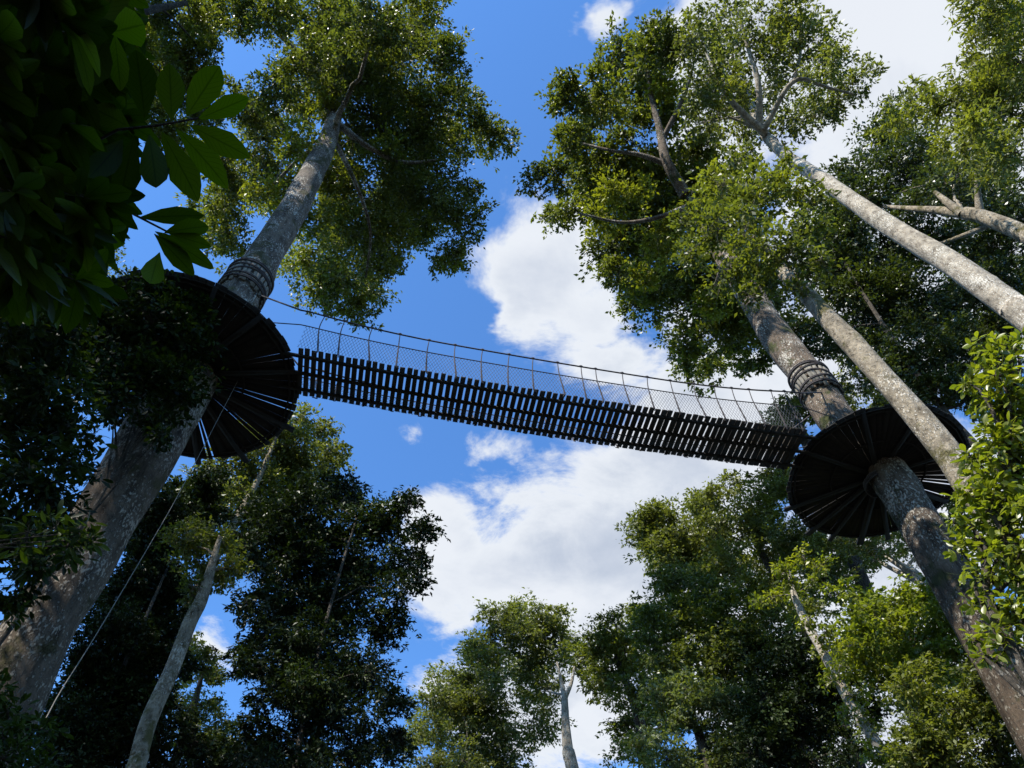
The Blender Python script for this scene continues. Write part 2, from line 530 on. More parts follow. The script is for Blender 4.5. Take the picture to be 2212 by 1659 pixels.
HP = 14.0                                   # deck height over the eye
ZP = HP + EYE[2]
PA = np.array([-7.38, 9.15, ZP]); RA = 2.52
PC = np.array([9.10, 12.20, ZP]); RC = 2.20


def platform(c, rad, trunk_r, label, nb, joists, seed):
    r = np.random.default_rng(seed)
    root = empty('tree_platform', c, label, 'platform', 'round platforms built round the tree trunks')
    parts = []
    edges = np.cumsum(r.uniform(0.7, 1.3, nb)); edges = edges / edges[-1] * 2 * math.pi
    a0 = 0.0
    for e in edges:
        w = e - a0
        gp = r.choice([0.0015, 0.005, 0.010, 0.020, 0.035], p=[.36, .30, .19, .10, .05])
        if math.sin((a0 + e) / 2 + 0.25) < -0.25: gp *= 0.12          # this side is close-boarded
        a, b = a0 + gp * 0.5, e - gp * 0.5
        ri = trunk_r - 0.16 + r.uniform(0, 0.06)
        ro = rad + r.choice([-0.02, 0.0, 0.015, 0.04, -0.05], p=[.25, .3, .25, .12, .08]) + r.normal(0, 0.008)
        z0 = r.uniform(-0.006, 0.006)
        th = 0.011
        aa = np.linspace(a, b, 3)
        top, bot = [], []
        V = []
        for q in aa:
            for rr in (ri, 0.5 * (ri + ro), ro):
                for z in (z0 - th, z0 + th):
                    V.append(c + np.array([math.cos(q) * rr, math.sin(q) * rr, z]))
        ix = lambda i, j, k: i * 6 + j * 2 + k
        Q = []
        for i in range(2):
            for j in range(2):
                Q.append((ix(i, j, 0), ix(i + 1, j, 0), ix(i + 1, j + 1, 0), ix(i, j + 1, 0)))
                Q.append((ix(i, j, 1), ix(i, j + 1, 1), ix(i + 1, j + 1, 1), ix(i + 1, j, 1)))
            Q.append((ix(i, 2, 0), ix(i + 1, 2, 0), ix(i + 1, 2, 1), ix(i, 2, 1)))
            Q.append((ix(i, 0, 0), ix(i, 0, 1), ix(i + 1, 0, 1), ix(i + 1, 0, 0)))
        for j in range(2):
            Q.append((ix(0, j, 0), ix(0, j + 1, 0), ix(0, j + 1, 1), ix(0, j, 1)))
            Q.append((ix(2, j, 0), ix(2, j, 1), ix(2, j + 1, 1), ix(2, j + 1, 0)))
        parts.append((np.array(V), np.array(Q)))
        a0 = e
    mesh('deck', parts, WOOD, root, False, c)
    for (ang, out, w) in joists:              # radial beams under the boards, ends poking past the rim
        q = R(ang); u = np.array([math.cos(q), math.sin(q), 0]); v = np.array([-u[1], u[0], 0])
        ri, ro = trunk_r - 0.1, rad + (out + 0.06 if out > 0.03 else out)
        mid = c + u * (ri + ro) / 2 + np.array([0, 0, -0.042])
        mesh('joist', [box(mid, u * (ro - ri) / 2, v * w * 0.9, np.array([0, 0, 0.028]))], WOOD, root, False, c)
    # thin fascia strip bent round the board ends
    a = np.linspace(0, 2 * math.pi, 97)
    fV, fQ = [], []
    for q in a:
        for (rr, z) in ((rad - 0.10, -0.05), (rad - 0.10, -0.016), (rad - 0.075, -0.016), (rad - 0.075, -0.05)):
            fV.append(c + np.array([math.cos(q) * rr, math.sin(q) * rr, z]))
    for i in range(96):
        for k in range(4):
            fQ.append((i * 4 + k, i * 4 + (k + 1) % 4, i * 4 + 4 + (k + 1) % 4, i * 4 + 4 + k))
    mesh('fascia', [(np.array(fV), np.array(fQ))], WOOD, root, False, c)
    # two rings of short beams joining the joists
    for rr in (0.52, 0.93):
        a = np.linspace(0, 2 * math.pi, 25)
        ring = np.stack([c[0] + np.cos(a) * rad * rr, c[1] + np.sin(a) * rad * rr, np.full(25, c[2] - 0.045)], 1)
        mesh('rim_beam', [tube(ring, 0.026, 6)], WOOD, root, False, c)
    # lashings where the deck meets the trunk
    a = np.linspace(0, 2 * math.pi, 33)
    rp = []
    for z in (-0.24, -0.30, -0.36):
        rp.append(tube(np.stack([c[0] + np.cos(a) * (trunk_r + .03), c[1] + np.sin(a) * (trunk_r + .03), np.full(33, c[2] + z)], 1), 0.028, 6))
    mesh('lashing', rp, ROPE, root, True, c)
    return root


def img_angle(c, px, py):
    p = pz(px, py, HP)
    return math.degrees(math.atan2(p[1] - c[1], p[0] - c[0]))


# ------------------------------------------------------------------ bridge
def bridge(P1, P2, W, npl, sag, label, side_hang, end_rise=(0.9, 0.9), seed=3, tight_end=True, anchors=(None, None)):
    r = np.random.default_rng(seed)
    P1, P2 = np.asarray(P1, float), np.asarray(P2, float)
    ax = P2 - P1; Ln = np.linalg.norm(ax); ax /= Ln
    pr = np.array([ax[1], -ax[0], 0.0]); pr /= np.linalg.norm(pr)       # towards the side nearer the viewer
    up = np.array([0, 0, 1.0])
    mid = (P1 + P2) / 2
    root = empty('rope_bridge', mid, label, 'bridge', 'suspended plank bridges')

    def at(t, y=0.0, z=0.0):
        return P1 + ax * Ln * t + pr * y + up * (z - sag * 4 * t * (1 - t))

    def slope(t):
        v = ax * Ln + up * (-sag * 4 * (1 - 2 * t))
        return v / np.linalg.norm(v)
    st = []
    t = 0.0
    pitch = 1.0 / npl
    for i in range(npl):
        tc = (i + 0.5) * pitch + r.normal(0, 0.03) * pitch
        fill = r.uniform(0.64, 0.77)
        if tight_end and tc > 0.55:
            fill = min(0.97, fill + 0.16 * (tc - 0.55) / 0.45 + r.uniform(-.05, .07))
        hw = 0.5 * pitch * Ln * fill
        rot = r.normal(0, 0.007)
        a = slope(tc); n = np.cross(pr, a); n = n if n[2] > 0 else -n
        pa = pr + a * rot; pa /= np.linalg.norm(pa)
        st.append(box(at(tc, r.normal(0, 0.004), 0.0), a * hw, pa * (W / 2 + r.normal(0, 0.006)), n * 0.018))
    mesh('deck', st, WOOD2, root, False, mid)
    tt = np.linspace(-0.03, 1.03, 40)
    for y in (W * 0.36, 0.0, -W * 0.36):
        pth = np.array([at(q, y, -0.05) for q in tt])
        T = [box((pth[i] + pth[i + 1]) / 2, (pth[i + 1] - pth[i]) / 2, pr * 0.036, up * 0.026) for i in range(len(pth) - 1)]
        mesh('stringer', T, WOOD, root, False, mid)

    def rail(q, frac):               # height of the hand rope over the deck edge
        e = end_rise[0] * max(0, 1 - q / 0.28) ** 2 + end_rise[1] * max(0, 1 - (1 - q) / 0.28) ** 2
        return frac * (1.06 + e)
    for sgn in (1, -1):
        def edge(q, h, flare):
            return at(q, sgn * (W / 2 + flare), h)
        tq = np.linspace(-0.06, 1.05, 60)
        hr = np.array([edge(q, rail(q, 1.0), 0.16) for q in tq])
        if anchors[0] is not None: hr = np.vstack([smooth_path([anchors[0] + pr * sgn * 0.3, edge(-0.02, rail(0, 1.0) , 0.16)], 5), hr[3:]])
        if anchors[1] is not None: hr = np.vstack([hr[:-4], smooth_path([edge(1.02, rail(1, 1.0), 0.16), anchors[1] + pr * sgn * 0.4], 5)])
        mesh('hand_rope', [tube(hr, 0.021, 6)], ROPE, root, True, mid)
        mr = np.array([edge(q, rail(q, 0.60), 0.10) for q in np.linspace(-0.03, 1.03, 60)])
        if anchors[0] is not None: mr = np.vstack([smooth_path([anchors[0] - up * 1.9 + pr * sgn * 0.55, edge(-0.01, rail(0, 0.60), 0.10)], 5), mr[2:]])
        if anchors[1] is not None: mr = np.vstack([mr[:-2], smooth_path([edge(1.01, rail(1, 0.60), 0.10), anchors[1] - up * 1.3 + pr * sgn * 0.4], 5)])
        mesh('mid_rope', [tube(mr, 0.014, 6)], ROPE, root, True, mid)
        for q in side_hang:
            q0 = q + r.normal(0, 0.002)
            hpth = [edge(q0, rail(q0, 1.0) + 0.015, 0.16), edge(q, rail(q, 0.60), 0.105), edge(q + 0.007 + r.normal(0, .003), 0.0, 0.015), edge(q + 0.007, -0.06, -0.02)]
            hp = smooth_path(np.array(hpth), 14)
            twin = hp + ax * 0.028 * np.linspace(0, 1, 14)[:, None] ** 1.5
            knot = tube(np.array([hp[0] - ax * 0.045 + up * 0.0, hp[0], hp[0] + ax * 0.045]), [0.018, 0.034, 0.018], 8)
            mesh('hanger', [tube(hp, 0.0115, 5), tube(twin, 0.0105, 5), knot], ROPE, root, True, mid)
        # netting between the deck edge and the mid rope: crossing cords
        cords = []
        cell = 0.075
        rows = 9
        nc = int(Ln / cell)
        for s2 in (1, -1):
            for k in range(-rows, nc + rows):
                pts = []
                for j in range(rows + 1):
                    q = (k + s2 * (j * 0.5) + (0.5 * (rows) if s2 < 0 else 0)) * cell / Ln
                    if 0 <= q <= 1:
                        f = j / rows
                        pts.append(edge(q, rail(q, 0.60) * f, 0.02 + 0.08 * f))
                if len(pts) > 1:
                    cords.append(tube(np.array(pts), 0.0040, 3))
        mesh('net', cords, NETM, root, False, mid)
    return root


# ends of the walkway read from the photograph's two rims
B1 = pz(640, 801, HP); B2 = pz(1722, 972, HP)
hang_px = [686, 732, 793, 856, 916, 973, 1029, 1085, 1136, 1192, 1240, 1271, 1327, 1378, 1430, 1478, 1522, 1563, 1602, 1650, 1683]


def t_of_px(px):
    lo, hi = 0.0, 1.0
    for _ in range(40):
        m = (lo + hi) / 2
        p = B1 + (B2 - B1) * m + np.array([0, -0.65, 1.2])
        v = p - EYE
        x = 1106 + v[0] / (v[1] * CP + v[2] * SP) * F
        if x < px: lo = m
        else: hi = m
    return (lo + hi) / 2


bridge(B1, B2, 1.25, 79, 0.16, 'long plank rope bridge with netting strung between the two tree platforms', [t_of_px(x) for x in hang_px], (0.28, 0.32), anchors=(ph(552, 655, float(np.hypot(PA[0], PA[1]))), ph(1765, 872, float(np.hypot(PC[0], PC[1])))))
platform(PA, RA, 0.62, 'large dark round platform on the thick mottled trunk, half hidden by climbing leaves', 74,
         [(img_angle(PA, 612, 915), 0.14, 0.075), (img_angle(PA, 520, 975), 0.16, 0.075), (img_angle(PA, 428, 985), 0.1, 0.07), (img_angle(PA, 300, 960), 0.05, 0.07),
          (img_angle(PA, 648, 800), -0.05, 0.07), (img_angle(PA, 580, 670), -0.02, 0.07), (img_angle(PA, 470, 610), -0.05, 0.06), (img_angle(PA, 330, 600), -0.05, 0.06),
          (img_angle(PA, 200, 660), 0.0, 0.07), (img_angle(PA, 140, 800), 0.05, 0.07)], 21)
platform(PC, RC, 0.38, 'smaller dark round platform at the far end of the bridge, behind the slim pale trunk', 66,
         [(img_angle(PC, 1697, 1098), 0.12, 0.07), (img_angle(PC, 1745, 1150), 0.16, 0.075), (img_angle(PC, 1795, 1160), 0.10, 0.06), (img_angle(PC, 1858, 1165), 0.14, 0.09),
          (img_angle(PC, 1915, 1150), 0.12, 0.065), (img_angle(PC, 2040, 1080), -0.02, 0.07), (img_angle(PC, 2100, 960), -0.02, 0.06), (img_angle(PC, 2000, 870), -0.05, 0.06),
          (img_angle(PC, 1860, 880), -0.05, 0.06), (img_angle(PC, 1730, 970), -0.05, 0.06)], 22)
# the next bridge leaves the large platform on its other side
B3 = PA + np.array([-RA - 0.02, -0.10, 0]); B4 = B3 + np.array([-9.5, -0.6, 0.0])
bridge(B4, B3, 1.25, 66, 0.2, 'second plank bridge, mostly hidden behind dark leaves, leaving the large platform', list(np.linspace(0.04, 0.96, 16)), (0.5, 0.5), 9, False)


# ------------------------------------------------------------------ the trees
A_TR = [(-80, 1690, 232), (40, 1447, 188), (104, 1326, 168), (164, 1240, 155), (247, 1083, 152), (333, 945, 146), (425, 795, 118), (500, 668, 100), (573, 553, 76), (640, 440, 62), (702, 318, 46), (722, 250, 32), (742, 150, 26), (720, 40, 18)]
dA = float(np.hypot(PA[0], PA[1]))
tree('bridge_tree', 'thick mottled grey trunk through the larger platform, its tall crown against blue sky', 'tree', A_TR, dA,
     clumps=[(900, 40, 70), (800, 50, 70), (690, 30, 70), (960, 120, 52), (860, 140, 75), (950, 220, 58), (1075, 285, 42, 38), (1035, 262, 30, 38), (1000, 300, 40), (900, 300, 80), (800, 250, 80),
             (650, 130, 60), (600, 200, 48), (520, 235, 48), (560, 300, 55), (600, 30, 48), (530, 15, 45), (480, 30, 40), (820, 420, 85), (920, 410, 65), (1010, 480, 42), (980, 550, 40),
             (1020, 420, 30), (895, 470, 55), (780, 530, 75), (700, 570, 60), (805, 615, 45), (760, 660, 36), (690, 625, 40), (740, 600, 50), (840, 560, 35), (600, 420, 50), (500, 410, 55), (500, 520, 52), (640, 230, 45), (720, 460, 50), (460, 330, 50), (450, 460, 45), (730, 200, 42, 43), (745, 140, 45, 44), (700, 95, 45, 42), (735, 45, 45, 44), (785, 180, 40, 38), (760, 300, 45, 36), (740, 380, 50, 34), (650, 60, 45, 40), (690, 190, 40, 42), (800, 110, 45, 40), (735, 118, 36, 36), (722, 196, 26, 34.5), (760, 60, 40, 38), (840, 230, 50, 41), (880, 380, 50, 40), (700, 480, 45, 36), (840, 480, 45, 38), (560, 360, 40, 38), (740, 350, 45, 38), (620, 470, 35, 35)],
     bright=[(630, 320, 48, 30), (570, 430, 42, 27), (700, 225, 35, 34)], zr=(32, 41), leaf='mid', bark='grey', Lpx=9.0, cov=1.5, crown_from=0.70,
     limbs_px=[[(735, 215, 16, -36), (690, 150, 13, -36.5), (625, 95, 11, -37), (565, 35, 8, -38), (535, -20, 6, -39)], [(722, 262, 16, -34), (800, 320, 12, -33), (870, 350, 9, -34), (950, 345, 5, -35)],
               [(738, 180, 15, -37), (790, 110, 12, -38), (840, 60, 9, -39), (880, 0, 6, -40)], [(710, 300, 12, -32), (650, 340, 9, -31), (590, 400, 6, -31)], [(715, 290, 12, -32.5), (770, 400, 9, -31), (800, 500, 6, -31), (790, 600, 4, -31)]])

C_TR = [(2230, 1545, 150), (2087, 1299, 118), (1966, 1096, 100), (1935, 1047, 96), (1885, 985, 90), (1805, 905, 82), (1752, 822, 76), (1679, 730, 70), (1632, 655, 62), (1570, 560, 48), (1500, 440, 36), (1430, 320, 26)]
dC = float(np.hypot(PC[0], PC[1]))
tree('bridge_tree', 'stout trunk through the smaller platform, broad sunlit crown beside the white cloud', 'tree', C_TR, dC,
     clumps=[(1330, 115, 46), (1390, 130, 45), (1450, 110, 55), (1245, 195, 44), (1300, 220, 55), (1400, 210, 70), (1238, 300, 44), (1195, 385, 38), (1275, 345, 62), (1380, 330, 75),
             (1222, 455, 40), (1300, 430, 65), (1410, 440, 80), (1340, 530, 62), (1450, 560, 80), (1415, 630, 55), (1500, 670, 72), (1560, 740, 58), (1505, 790, 42), (1510, 440, 70), (1560, 600, 80),
             (1620, 730, 50), (1390, 610, 45), (1480, 330, 60), (1590, 670, 60), (1340, 590, 40), (1480, 740, 40), (1640, 780, 35), (1650, 620, 60)],
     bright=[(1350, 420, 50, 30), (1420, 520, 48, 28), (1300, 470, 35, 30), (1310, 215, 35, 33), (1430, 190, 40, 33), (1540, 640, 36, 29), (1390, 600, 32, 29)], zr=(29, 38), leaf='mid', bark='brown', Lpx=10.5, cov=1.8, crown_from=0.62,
     limbs_px=[[(1480, 420, 26, -28), (1440, 350, 22, -29), (1425, 280, 16, -31), (1405, 200, 10, -33), (1400, 130, 6, -34)], [(1440, 355, 14, -29), (1385, 335, 10, -29.5), (1320, 325, 7, -30), (1260, 310, 4, -31)],
               [(1500, 440, 14, -27.5), (1420, 470, 10, -27), (1340, 480, 7, -27.5), (1250, 460, 4, -28)], [(1432, 300, 12, -30.5), (1480, 200, 8, -32), (1500, 130, 5, -33)]])

tree('tall_tree', 'tall bare pale trunk slanting in at the right, sparse crown against grey cloud', 'tree',
     [(2290, 745, 84), (2186, 662, 70), (2055, 570, 58), (1960, 512, 50), (1880, 460, 43), (1790, 397, 35), (1730, 358, 30), (1690, 330, 26), (1640, 270, 20), (1600, 150, 13), (1590, 60, 8)], 12.6,
     clumps=[(1640, 40, 60), (1560, 40, 60), (1730, 80, 65), (1810, 130, 50), (1870, 165, 36), (1500, 80, 50), (1560, 150, 65), (1650, 150, 70), (1760, 180, 60), (1550, 240, 60), (1620, 250, 60), (1700, 260, 50), (1760, 250, 40), (1700, 20, 45), (1500, 190, 50), (1810, 210, 35)],
     bright=[(1560, 210, 40, 29), (1680, 95, 36, 31)], zr=(27, 36), leaf='olive', bark='pale', Lpx=9.5, cov=0.8, crown_from=0.66, open_=0.6, tint=0.1, fill=1,
     limbs_px=[[(1655, 290, 18, -28.5), (1600, 240, 14, -29), (1560, 190, 10, -30), (1525, 110, 6, -32), (1510, 40, 4, -33)], [(1640, 270, 16, -29), (1638, 180, 12, -30), (1612, 90, 8, -32), (1595, 20, 5, -33)],
               [(1650, 280, 14, -28.5), (1715, 175, 10, -29), (1790, 190, 7, -29.5), (1850, 205, 4, -30)], [(1715, 175, 8, -29), (1730, 100, 6, -30.5), (1720, 30, 4, -31.5)]])

tree('slim_tree', 'slim patchy pale trunk crossing in front of the smaller platform, yellow-green leafy top', 'tree',
     [(2250, 1290, 84), (2160, 1140, 76), (2085, 1038, 72), (2050, 985, 68), (1952, 866, 58), (1829, 730, 48), (1775, 672, 42), (1730, 622, 36), (1670, 566, 28), (1630, 500, 18), (1610, 420, 10)], 9.6,
     clumps=[(1560, 400, 42), (1660, 395, 46), (1600, 460, 60), (1715, 420, 40), (1650, 530, 60), (1550, 500, 50), (1730, 500, 50), (1600, 560, 50), (1700, 560, 45), (1520, 440, 40), (1760, 440, 34), (1500, 540, 40), (1660, 600, 40), (1480, 480, 28), (1775, 560, 32), (1725, 620, 30), (1590, 350, 28), (1700, 350, 26), (1560, 610, 34), (1620, 640, 30)],
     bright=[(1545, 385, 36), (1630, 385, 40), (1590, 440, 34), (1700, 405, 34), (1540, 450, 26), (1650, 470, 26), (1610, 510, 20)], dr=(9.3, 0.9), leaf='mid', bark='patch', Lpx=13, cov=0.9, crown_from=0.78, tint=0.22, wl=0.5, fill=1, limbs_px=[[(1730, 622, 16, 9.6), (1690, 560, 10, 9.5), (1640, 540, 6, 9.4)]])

tree('forked_tree', 'dark green tree at the right edge with pale forking limbs', 'tree',
     [(2330, 580, 54), (2212, 505, 44), (2120, 468, 36), (2085, 458, 26)], 20,
     clumps=[(1890, 330, 60), (1970, 350, 70), (2060, 390, 70), (2150, 420, 75), (1870, 430, 50), (2190, 560, 60), (2120, 560, 50), (2020, 540, 60), (2180, 640, 50), (1980, 440, 55), (1840, 380, 40), (2200, 470, 50)],
     zr=(31, 40), leaf='dark', bark='patch', Lpx=9.5, cov=1.6, crown_from=0.8,
     limbs_px=[[(2110, 466, 26, 20), (2030, 455, 18, 20.3), (1960, 450, 11, 20.5), (1890, 445, 6, 21)], [(2118, 468, 18, 20), (2112, 420, 13, 19.8), (2110, 370, 8, 19.5)], [(2080, 462, 20, 20), (2050, 440, 16, 20), (2020, 415, 8, 20)], [(2150, 480, 14, 20), (2090, 505, 10, 20.5), (2020, 530, 6, 21)]])

tree('leaning_tree', 'olive crown of long thin leaves filling the top right corner', 'tree', None,
     trunk_w=[(15.5, 3.5, -0.2, .45), (15.2, 3.6, 6, .34), (14.6, 3.5, 13, .26), (13.9, 3.2, 19, .14), (13.4, 3.0, 23, .05)],
     clumps=[(2140, 40, 75), (2200, 140, 80), (2110, 150, 60), (2160, 260, 75), (2060, 220, 50), (1990, 215, 42), (1940, 265, 40), (2060, 300, 60), (2120, 340, 60), (2200, 330, 60), (2200, 20, 60)],
     bright=[(2140, 190, 45), (2190, 90, 40), (2100, 290, 40)], dr=(13.5, 1.8), leaf='olive', bark='dim', Lpx=15, wl=0.32, cov=1.0, tint=0.3, crown_from=0.6, fill=1)

tree('dark_tree', 'dense dark tree between the two pale slanting trunks', 'tree',
     [(2140, 1000, 22), (2050, 900, 18), (1960, 780, 14), (1900, 690, 10), (1850, 610, 7), (1800, 520, 4)], 23,
     clumps=[(1850, 560, 75), (1930, 650, 75), (2010, 700, 75), (1870, 720, 70), (1960, 790, 70), (2060, 790, 62), (1770, 600, 55), (1790, 540, 60), (2140, 700, 55), (1890, 820, 55), (2090, 860, 50), (2020, 840, 45),
             (1930, 540, 60), (2060, 640, 55), (2140, 780, 50), (1820, 640, 55), (2180, 740, 40), (1840, 480, 50), (2130, 620, 50), (2200, 680, 45), (2170, 600, 45), (1720, 700, 40), (1800, 740, 45), (1950, 860, 40), (1870, 770, 50)],
     dr=(24, 2.5), leaf='dark', bark='dim', Lpx=9.5, cov=1.7, crown_from=0.5)

# behind the right platform
tree('pale_limbed_tree', 'small tree with bare pale limbs under the smaller platform', 'tree',
     [(2120, 1420, 40), (2040, 1310, 32), (1990, 1255, 26), (1960, 1225, 20)], 25,
     clumps=[(1850, 1170, 40), (1900, 1190, 40), (1990, 1180, 40), (2060, 1140, 45), (1800, 1160, 36), (1940, 1170, 36), (1830, 1120, 40), (1900, 1130, 40), (2060, 1080, 40)],
     dr=(25, 2), leaf='olive', bark='pale', Lpx=8.5, cov=1.0, crown_from=0.8, open_=0.5,
     limbs_px=[[(1975, 1240, 20, 25), (1920, 1205, 13, 25.2), (1850, 1165, 6, 25.4)], [(2000, 1265, 15, 25), (1940, 1235, 11, 25.2), (1880, 1205, 6, 25)]])

tree('small_crowned_tree', 'pale yellow-green tree showing just behind the right end of the bridge', 'tree',
     [(1775, 1040, 26), (1745, 960, 20), (1720, 900, 14), (1700, 860, 6)], 27,
     clumps=[(1690, 895, 34), (1725, 865, 28), (1680, 920, 26), (1740, 900, 30), (1700, 935, 28), (1670, 1045, 40), (1690, 1020, 36), (1720, 945, 26), (1850, 850, 45), (1810, 870, 30)],
     dr=(27, 1.5), leaf='olive', bark='dim', Lpx=8, cov=1.4, tint=0.45, crown_from=0.6)

tree('spreading_tree', 'light green spreading tree between the white cloud and the smaller platform', 'tree',
     [(1860, 1659, 26), (1800, 1500, 22), (1740, 1370, 18), (1690, 1280, 14), (1640, 1190, 10), (1590, 1110, 5)], 28,
     clumps=[(1400, 1125, 45), (1385, 1150, 34), (1455, 1150, 52), (1550, 1075, 38), (1550, 1145, 60), (1615, 1100, 48), (1660, 1070, 40), (1640, 1180, 70), (1480, 1220, 60), (1430, 1200, 42), (1740, 1180, 55),
             (1790, 1195, 45), (1560, 1250, 70), (1690, 1260, 60), (1780, 1260, 50), (1420, 1165, 40), (1510, 1100, 35), (1530, 1190, 45), (1850, 1230, 45)],
     bright=[(1560, 1130, 35), (1640, 1120, 35), (1430, 1140, 28), (1600, 1230, 36)], dr=(28, 2.5), leaf='olive', bark='dim', Lpx=8.5, cov=1.55, tint=0.2, crown_from=0.45,
     limbs_px=[[(1680, 1262, 12, 28), (1660, 1215, 9, 28), (1630, 1160, 5, 28)]])

tree('dark_layered_tree', 'dark layered tree under the spreading light green crown', 'tree',
     [(1660, 1700, 26), (1640, 1560, 22), (1600, 1430, 16), (1560, 1330, 9)], 24,
     clumps=[(1440, 1300, 60), (1420, 1380, 50), (1500, 1370, 70), (1590, 1340, 65), (1460, 1260, 40), (1530, 1290, 55), (1640, 1390, 60), (1480, 1440, 55), (1570, 1430, 60), (1400, 1330, 35), (1550, 1380, 55), (1660, 1320, 50), (1700, 1380, 45), (1440, 1430, 45), (1740, 1330, 40), (1620, 1280, 40)],
     dr=(24, 2), leaf='mid', bark='dim', Lpx=9.5, cov=1.4, crown_from=0.4)

tree('domed_tree', 'dark domed tree beside the gap of pale sky at the bottom', 'tree',
     [(1420, 1760, 34), (1400, 1640, 28), (1370, 1520, 22), (1330, 1420, 10)], 31,
     clumps=[(1330, 1350, 42), (1290, 1385, 38), (1380, 1345, 40), (1350, 1420, 52), (1310, 1460, 42), (1390, 1440, 45), (1350, 1500, 45), (1380, 1560, 52), (1370, 1630, 45), (1420, 1500, 45), (1250, 1420, 36), (1280, 1470, 32)],
     dr=(31, 2), leaf='mid', bark='dim', Lpx=8.5, cov=1.4, crown_from=0.4)

tree('white_stemmed_tree', 'olive rounded tree at the bottom with a forked white stem', 'tree',
     [(1246, 1700, 34), (1230, 1640, 27), (1222, 1560, 20), (1219, 1500, 14)], 33,
     clumps=[(1075, 1335, 38), (1130, 1320, 36), (1190, 1335, 38), (1195, 1390, 50), (1030, 1410, 42), (1100, 1400, 60), (970, 1470, 44), (1045, 1490, 65), (1150, 1450, 50), (955, 1560, 50), (1050, 1580, 75),
             (1150, 1560, 55), (915, 1635, 42), (1000, 1640, 60), (1110, 1640, 60), (1180, 1490, 30), (935, 1510, 36), (1000, 1540, 40)],
     bright=[(1020, 1540, 38), (1060, 1480, 34)], dr=(34.5, 1.5), leaf='olive', bark='pale', Lpx=8, cov=1.5, tint=0.15, crown_from=0.8,
     limbs_px=[[(1219, 1505, 12, 33), (1212, 1470, 8, 33), (1203, 1430, 4, 33)], [(1220, 1510, 11, 33), (1234, 1475, 8, 33), (1241, 1440, 4, 33)]])

# vine-clad leaning stem and undergrowth, lower right
tree('vine_clad_tree', 'thin leaning stem wrapped in bright yellow-green vines', 'tree',
     [(1960, 1720, 30), (1888, 1598, 27), (1851, 1543, 25), (1815, 1478, 24), (1778, 1409, 22), (1740, 1340, 20), (1717, 1290, 15), (1705, 1240, 8)], 17,
     clumps=[(1700, 1240, 24), (1690, 1285, 22), (1750, 1260, 20), (1780, 1370, 24), (1745, 1345, 18), (1850, 1500, 26), (1800, 1470, 22), (1880, 1570, 28), (1830, 1545, 20), (1900, 1630, 30), (1940, 1650, 30), (1760, 1400, 16), (1815, 1440, 22), (1780, 1220, 22), (1640, 1300, 18)],
     bright=[(1738, 1205, 24), (1712, 1262, 18), (1668, 1292, 18), (1800, 1405, 24), (1690, 1225, 16), (1838, 1395, 22), (1860, 1530, 16), (1765, 1225, 18), (1880, 1600, 18)], dr=(16.8, 0.6), leaf='yellow', bark='pale', Lpx=10, cov=0.8, tint=0.2, crown_from=0.3, limb=0.15)

tree('leafy_tree', 'bright green leafy tree between the vine-clad stem and the stout platform trunk', 'tree',
     [(2090, 1760, 44), (2040, 1620, 36), (1990, 1490, 28), (1950, 1380, 14)], 20,
     clumps=[(1880, 1400, 62), (1980, 1370, 65), (1950, 1300, 48), (2040, 1330, 50), (1840, 1350, 40), (1900, 1460, 60), (2010, 1440, 60), (2070, 1400, 50), (1830, 1430, 45), (2100, 1450, 45), (2000, 1270, 40), (1930, 1350, 50), (1960, 1430, 50), (2060, 1290, 45), (2080, 1350, 45), (1890, 1330, 40), (1840, 1290, 40)],
     bright=[(1850, 1390, 38), (1900, 1380, 38), (2030, 1310, 36)], dr=(20, 1.5), leaf='yellow', bark='dim', Lpx=12, cov=1.3, tint=0.15, crown_from=0.4)

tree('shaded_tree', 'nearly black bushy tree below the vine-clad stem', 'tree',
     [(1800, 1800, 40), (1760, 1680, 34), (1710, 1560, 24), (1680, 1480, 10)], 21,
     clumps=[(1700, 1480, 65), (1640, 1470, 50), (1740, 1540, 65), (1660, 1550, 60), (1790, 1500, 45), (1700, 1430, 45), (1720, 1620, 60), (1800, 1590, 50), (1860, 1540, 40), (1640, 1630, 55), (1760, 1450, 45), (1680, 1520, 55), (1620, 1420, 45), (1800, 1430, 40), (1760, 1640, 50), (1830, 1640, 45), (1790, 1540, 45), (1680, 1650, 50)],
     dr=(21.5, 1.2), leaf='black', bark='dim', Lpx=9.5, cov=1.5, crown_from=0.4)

tree('silver_leaved_tree', 'silvery green bushy tree right of the pale sky gap', 'tree',
     [(1560, 1800, 34), (1540, 1690, 28), (1510, 1590, 20), (1480, 1510, 8)], 22,
     clumps=[(1480, 1490, 48), (1550, 1520, 48), (1440, 1560, 45), (1510, 1590, 60), (1590, 1600, 55), (1440, 1640, 50), (1530, 1650, 55), (1620, 1650, 50), (1400, 1600, 30), (1600, 1530, 40), (1480, 1540, 45), (1550, 1460, 40), (1440, 1500, 35), (1580, 1650, 45)],
     bright=[(1560, 1640, 36), (1470, 1540, 30)], dr=(22, 1.5), leaf='silver', bark='dim', Lpx=10, cov=1.3, tint=0.25, crown_from=0.4)

tree('understorey_tree', 'dark understorey tree at the foot of the stout platform trunk', 'tree',
     [(2080, 1900, 40), (2040, 1760, 34), (2010, 1640, 22), (1990, 1560, 10)], 16,
     clumps=[(1990, 1540, 65), (2080, 1530, 70), (1985, 1620, 55), (2040, 1630, 75), (2130, 1610, 65), (2180, 1650, 55), (2110, 1480, 50), (1960, 1480, 45), (2190, 1580, 50), (2000, 1590, 60), (2150, 1530, 45), (1950, 1655, 40)],
     dr=(16.5, 1.2), leaf='mid', bark='dim', Lpx=11, cov=1.4, crown_from=0.4, tint=0.2)

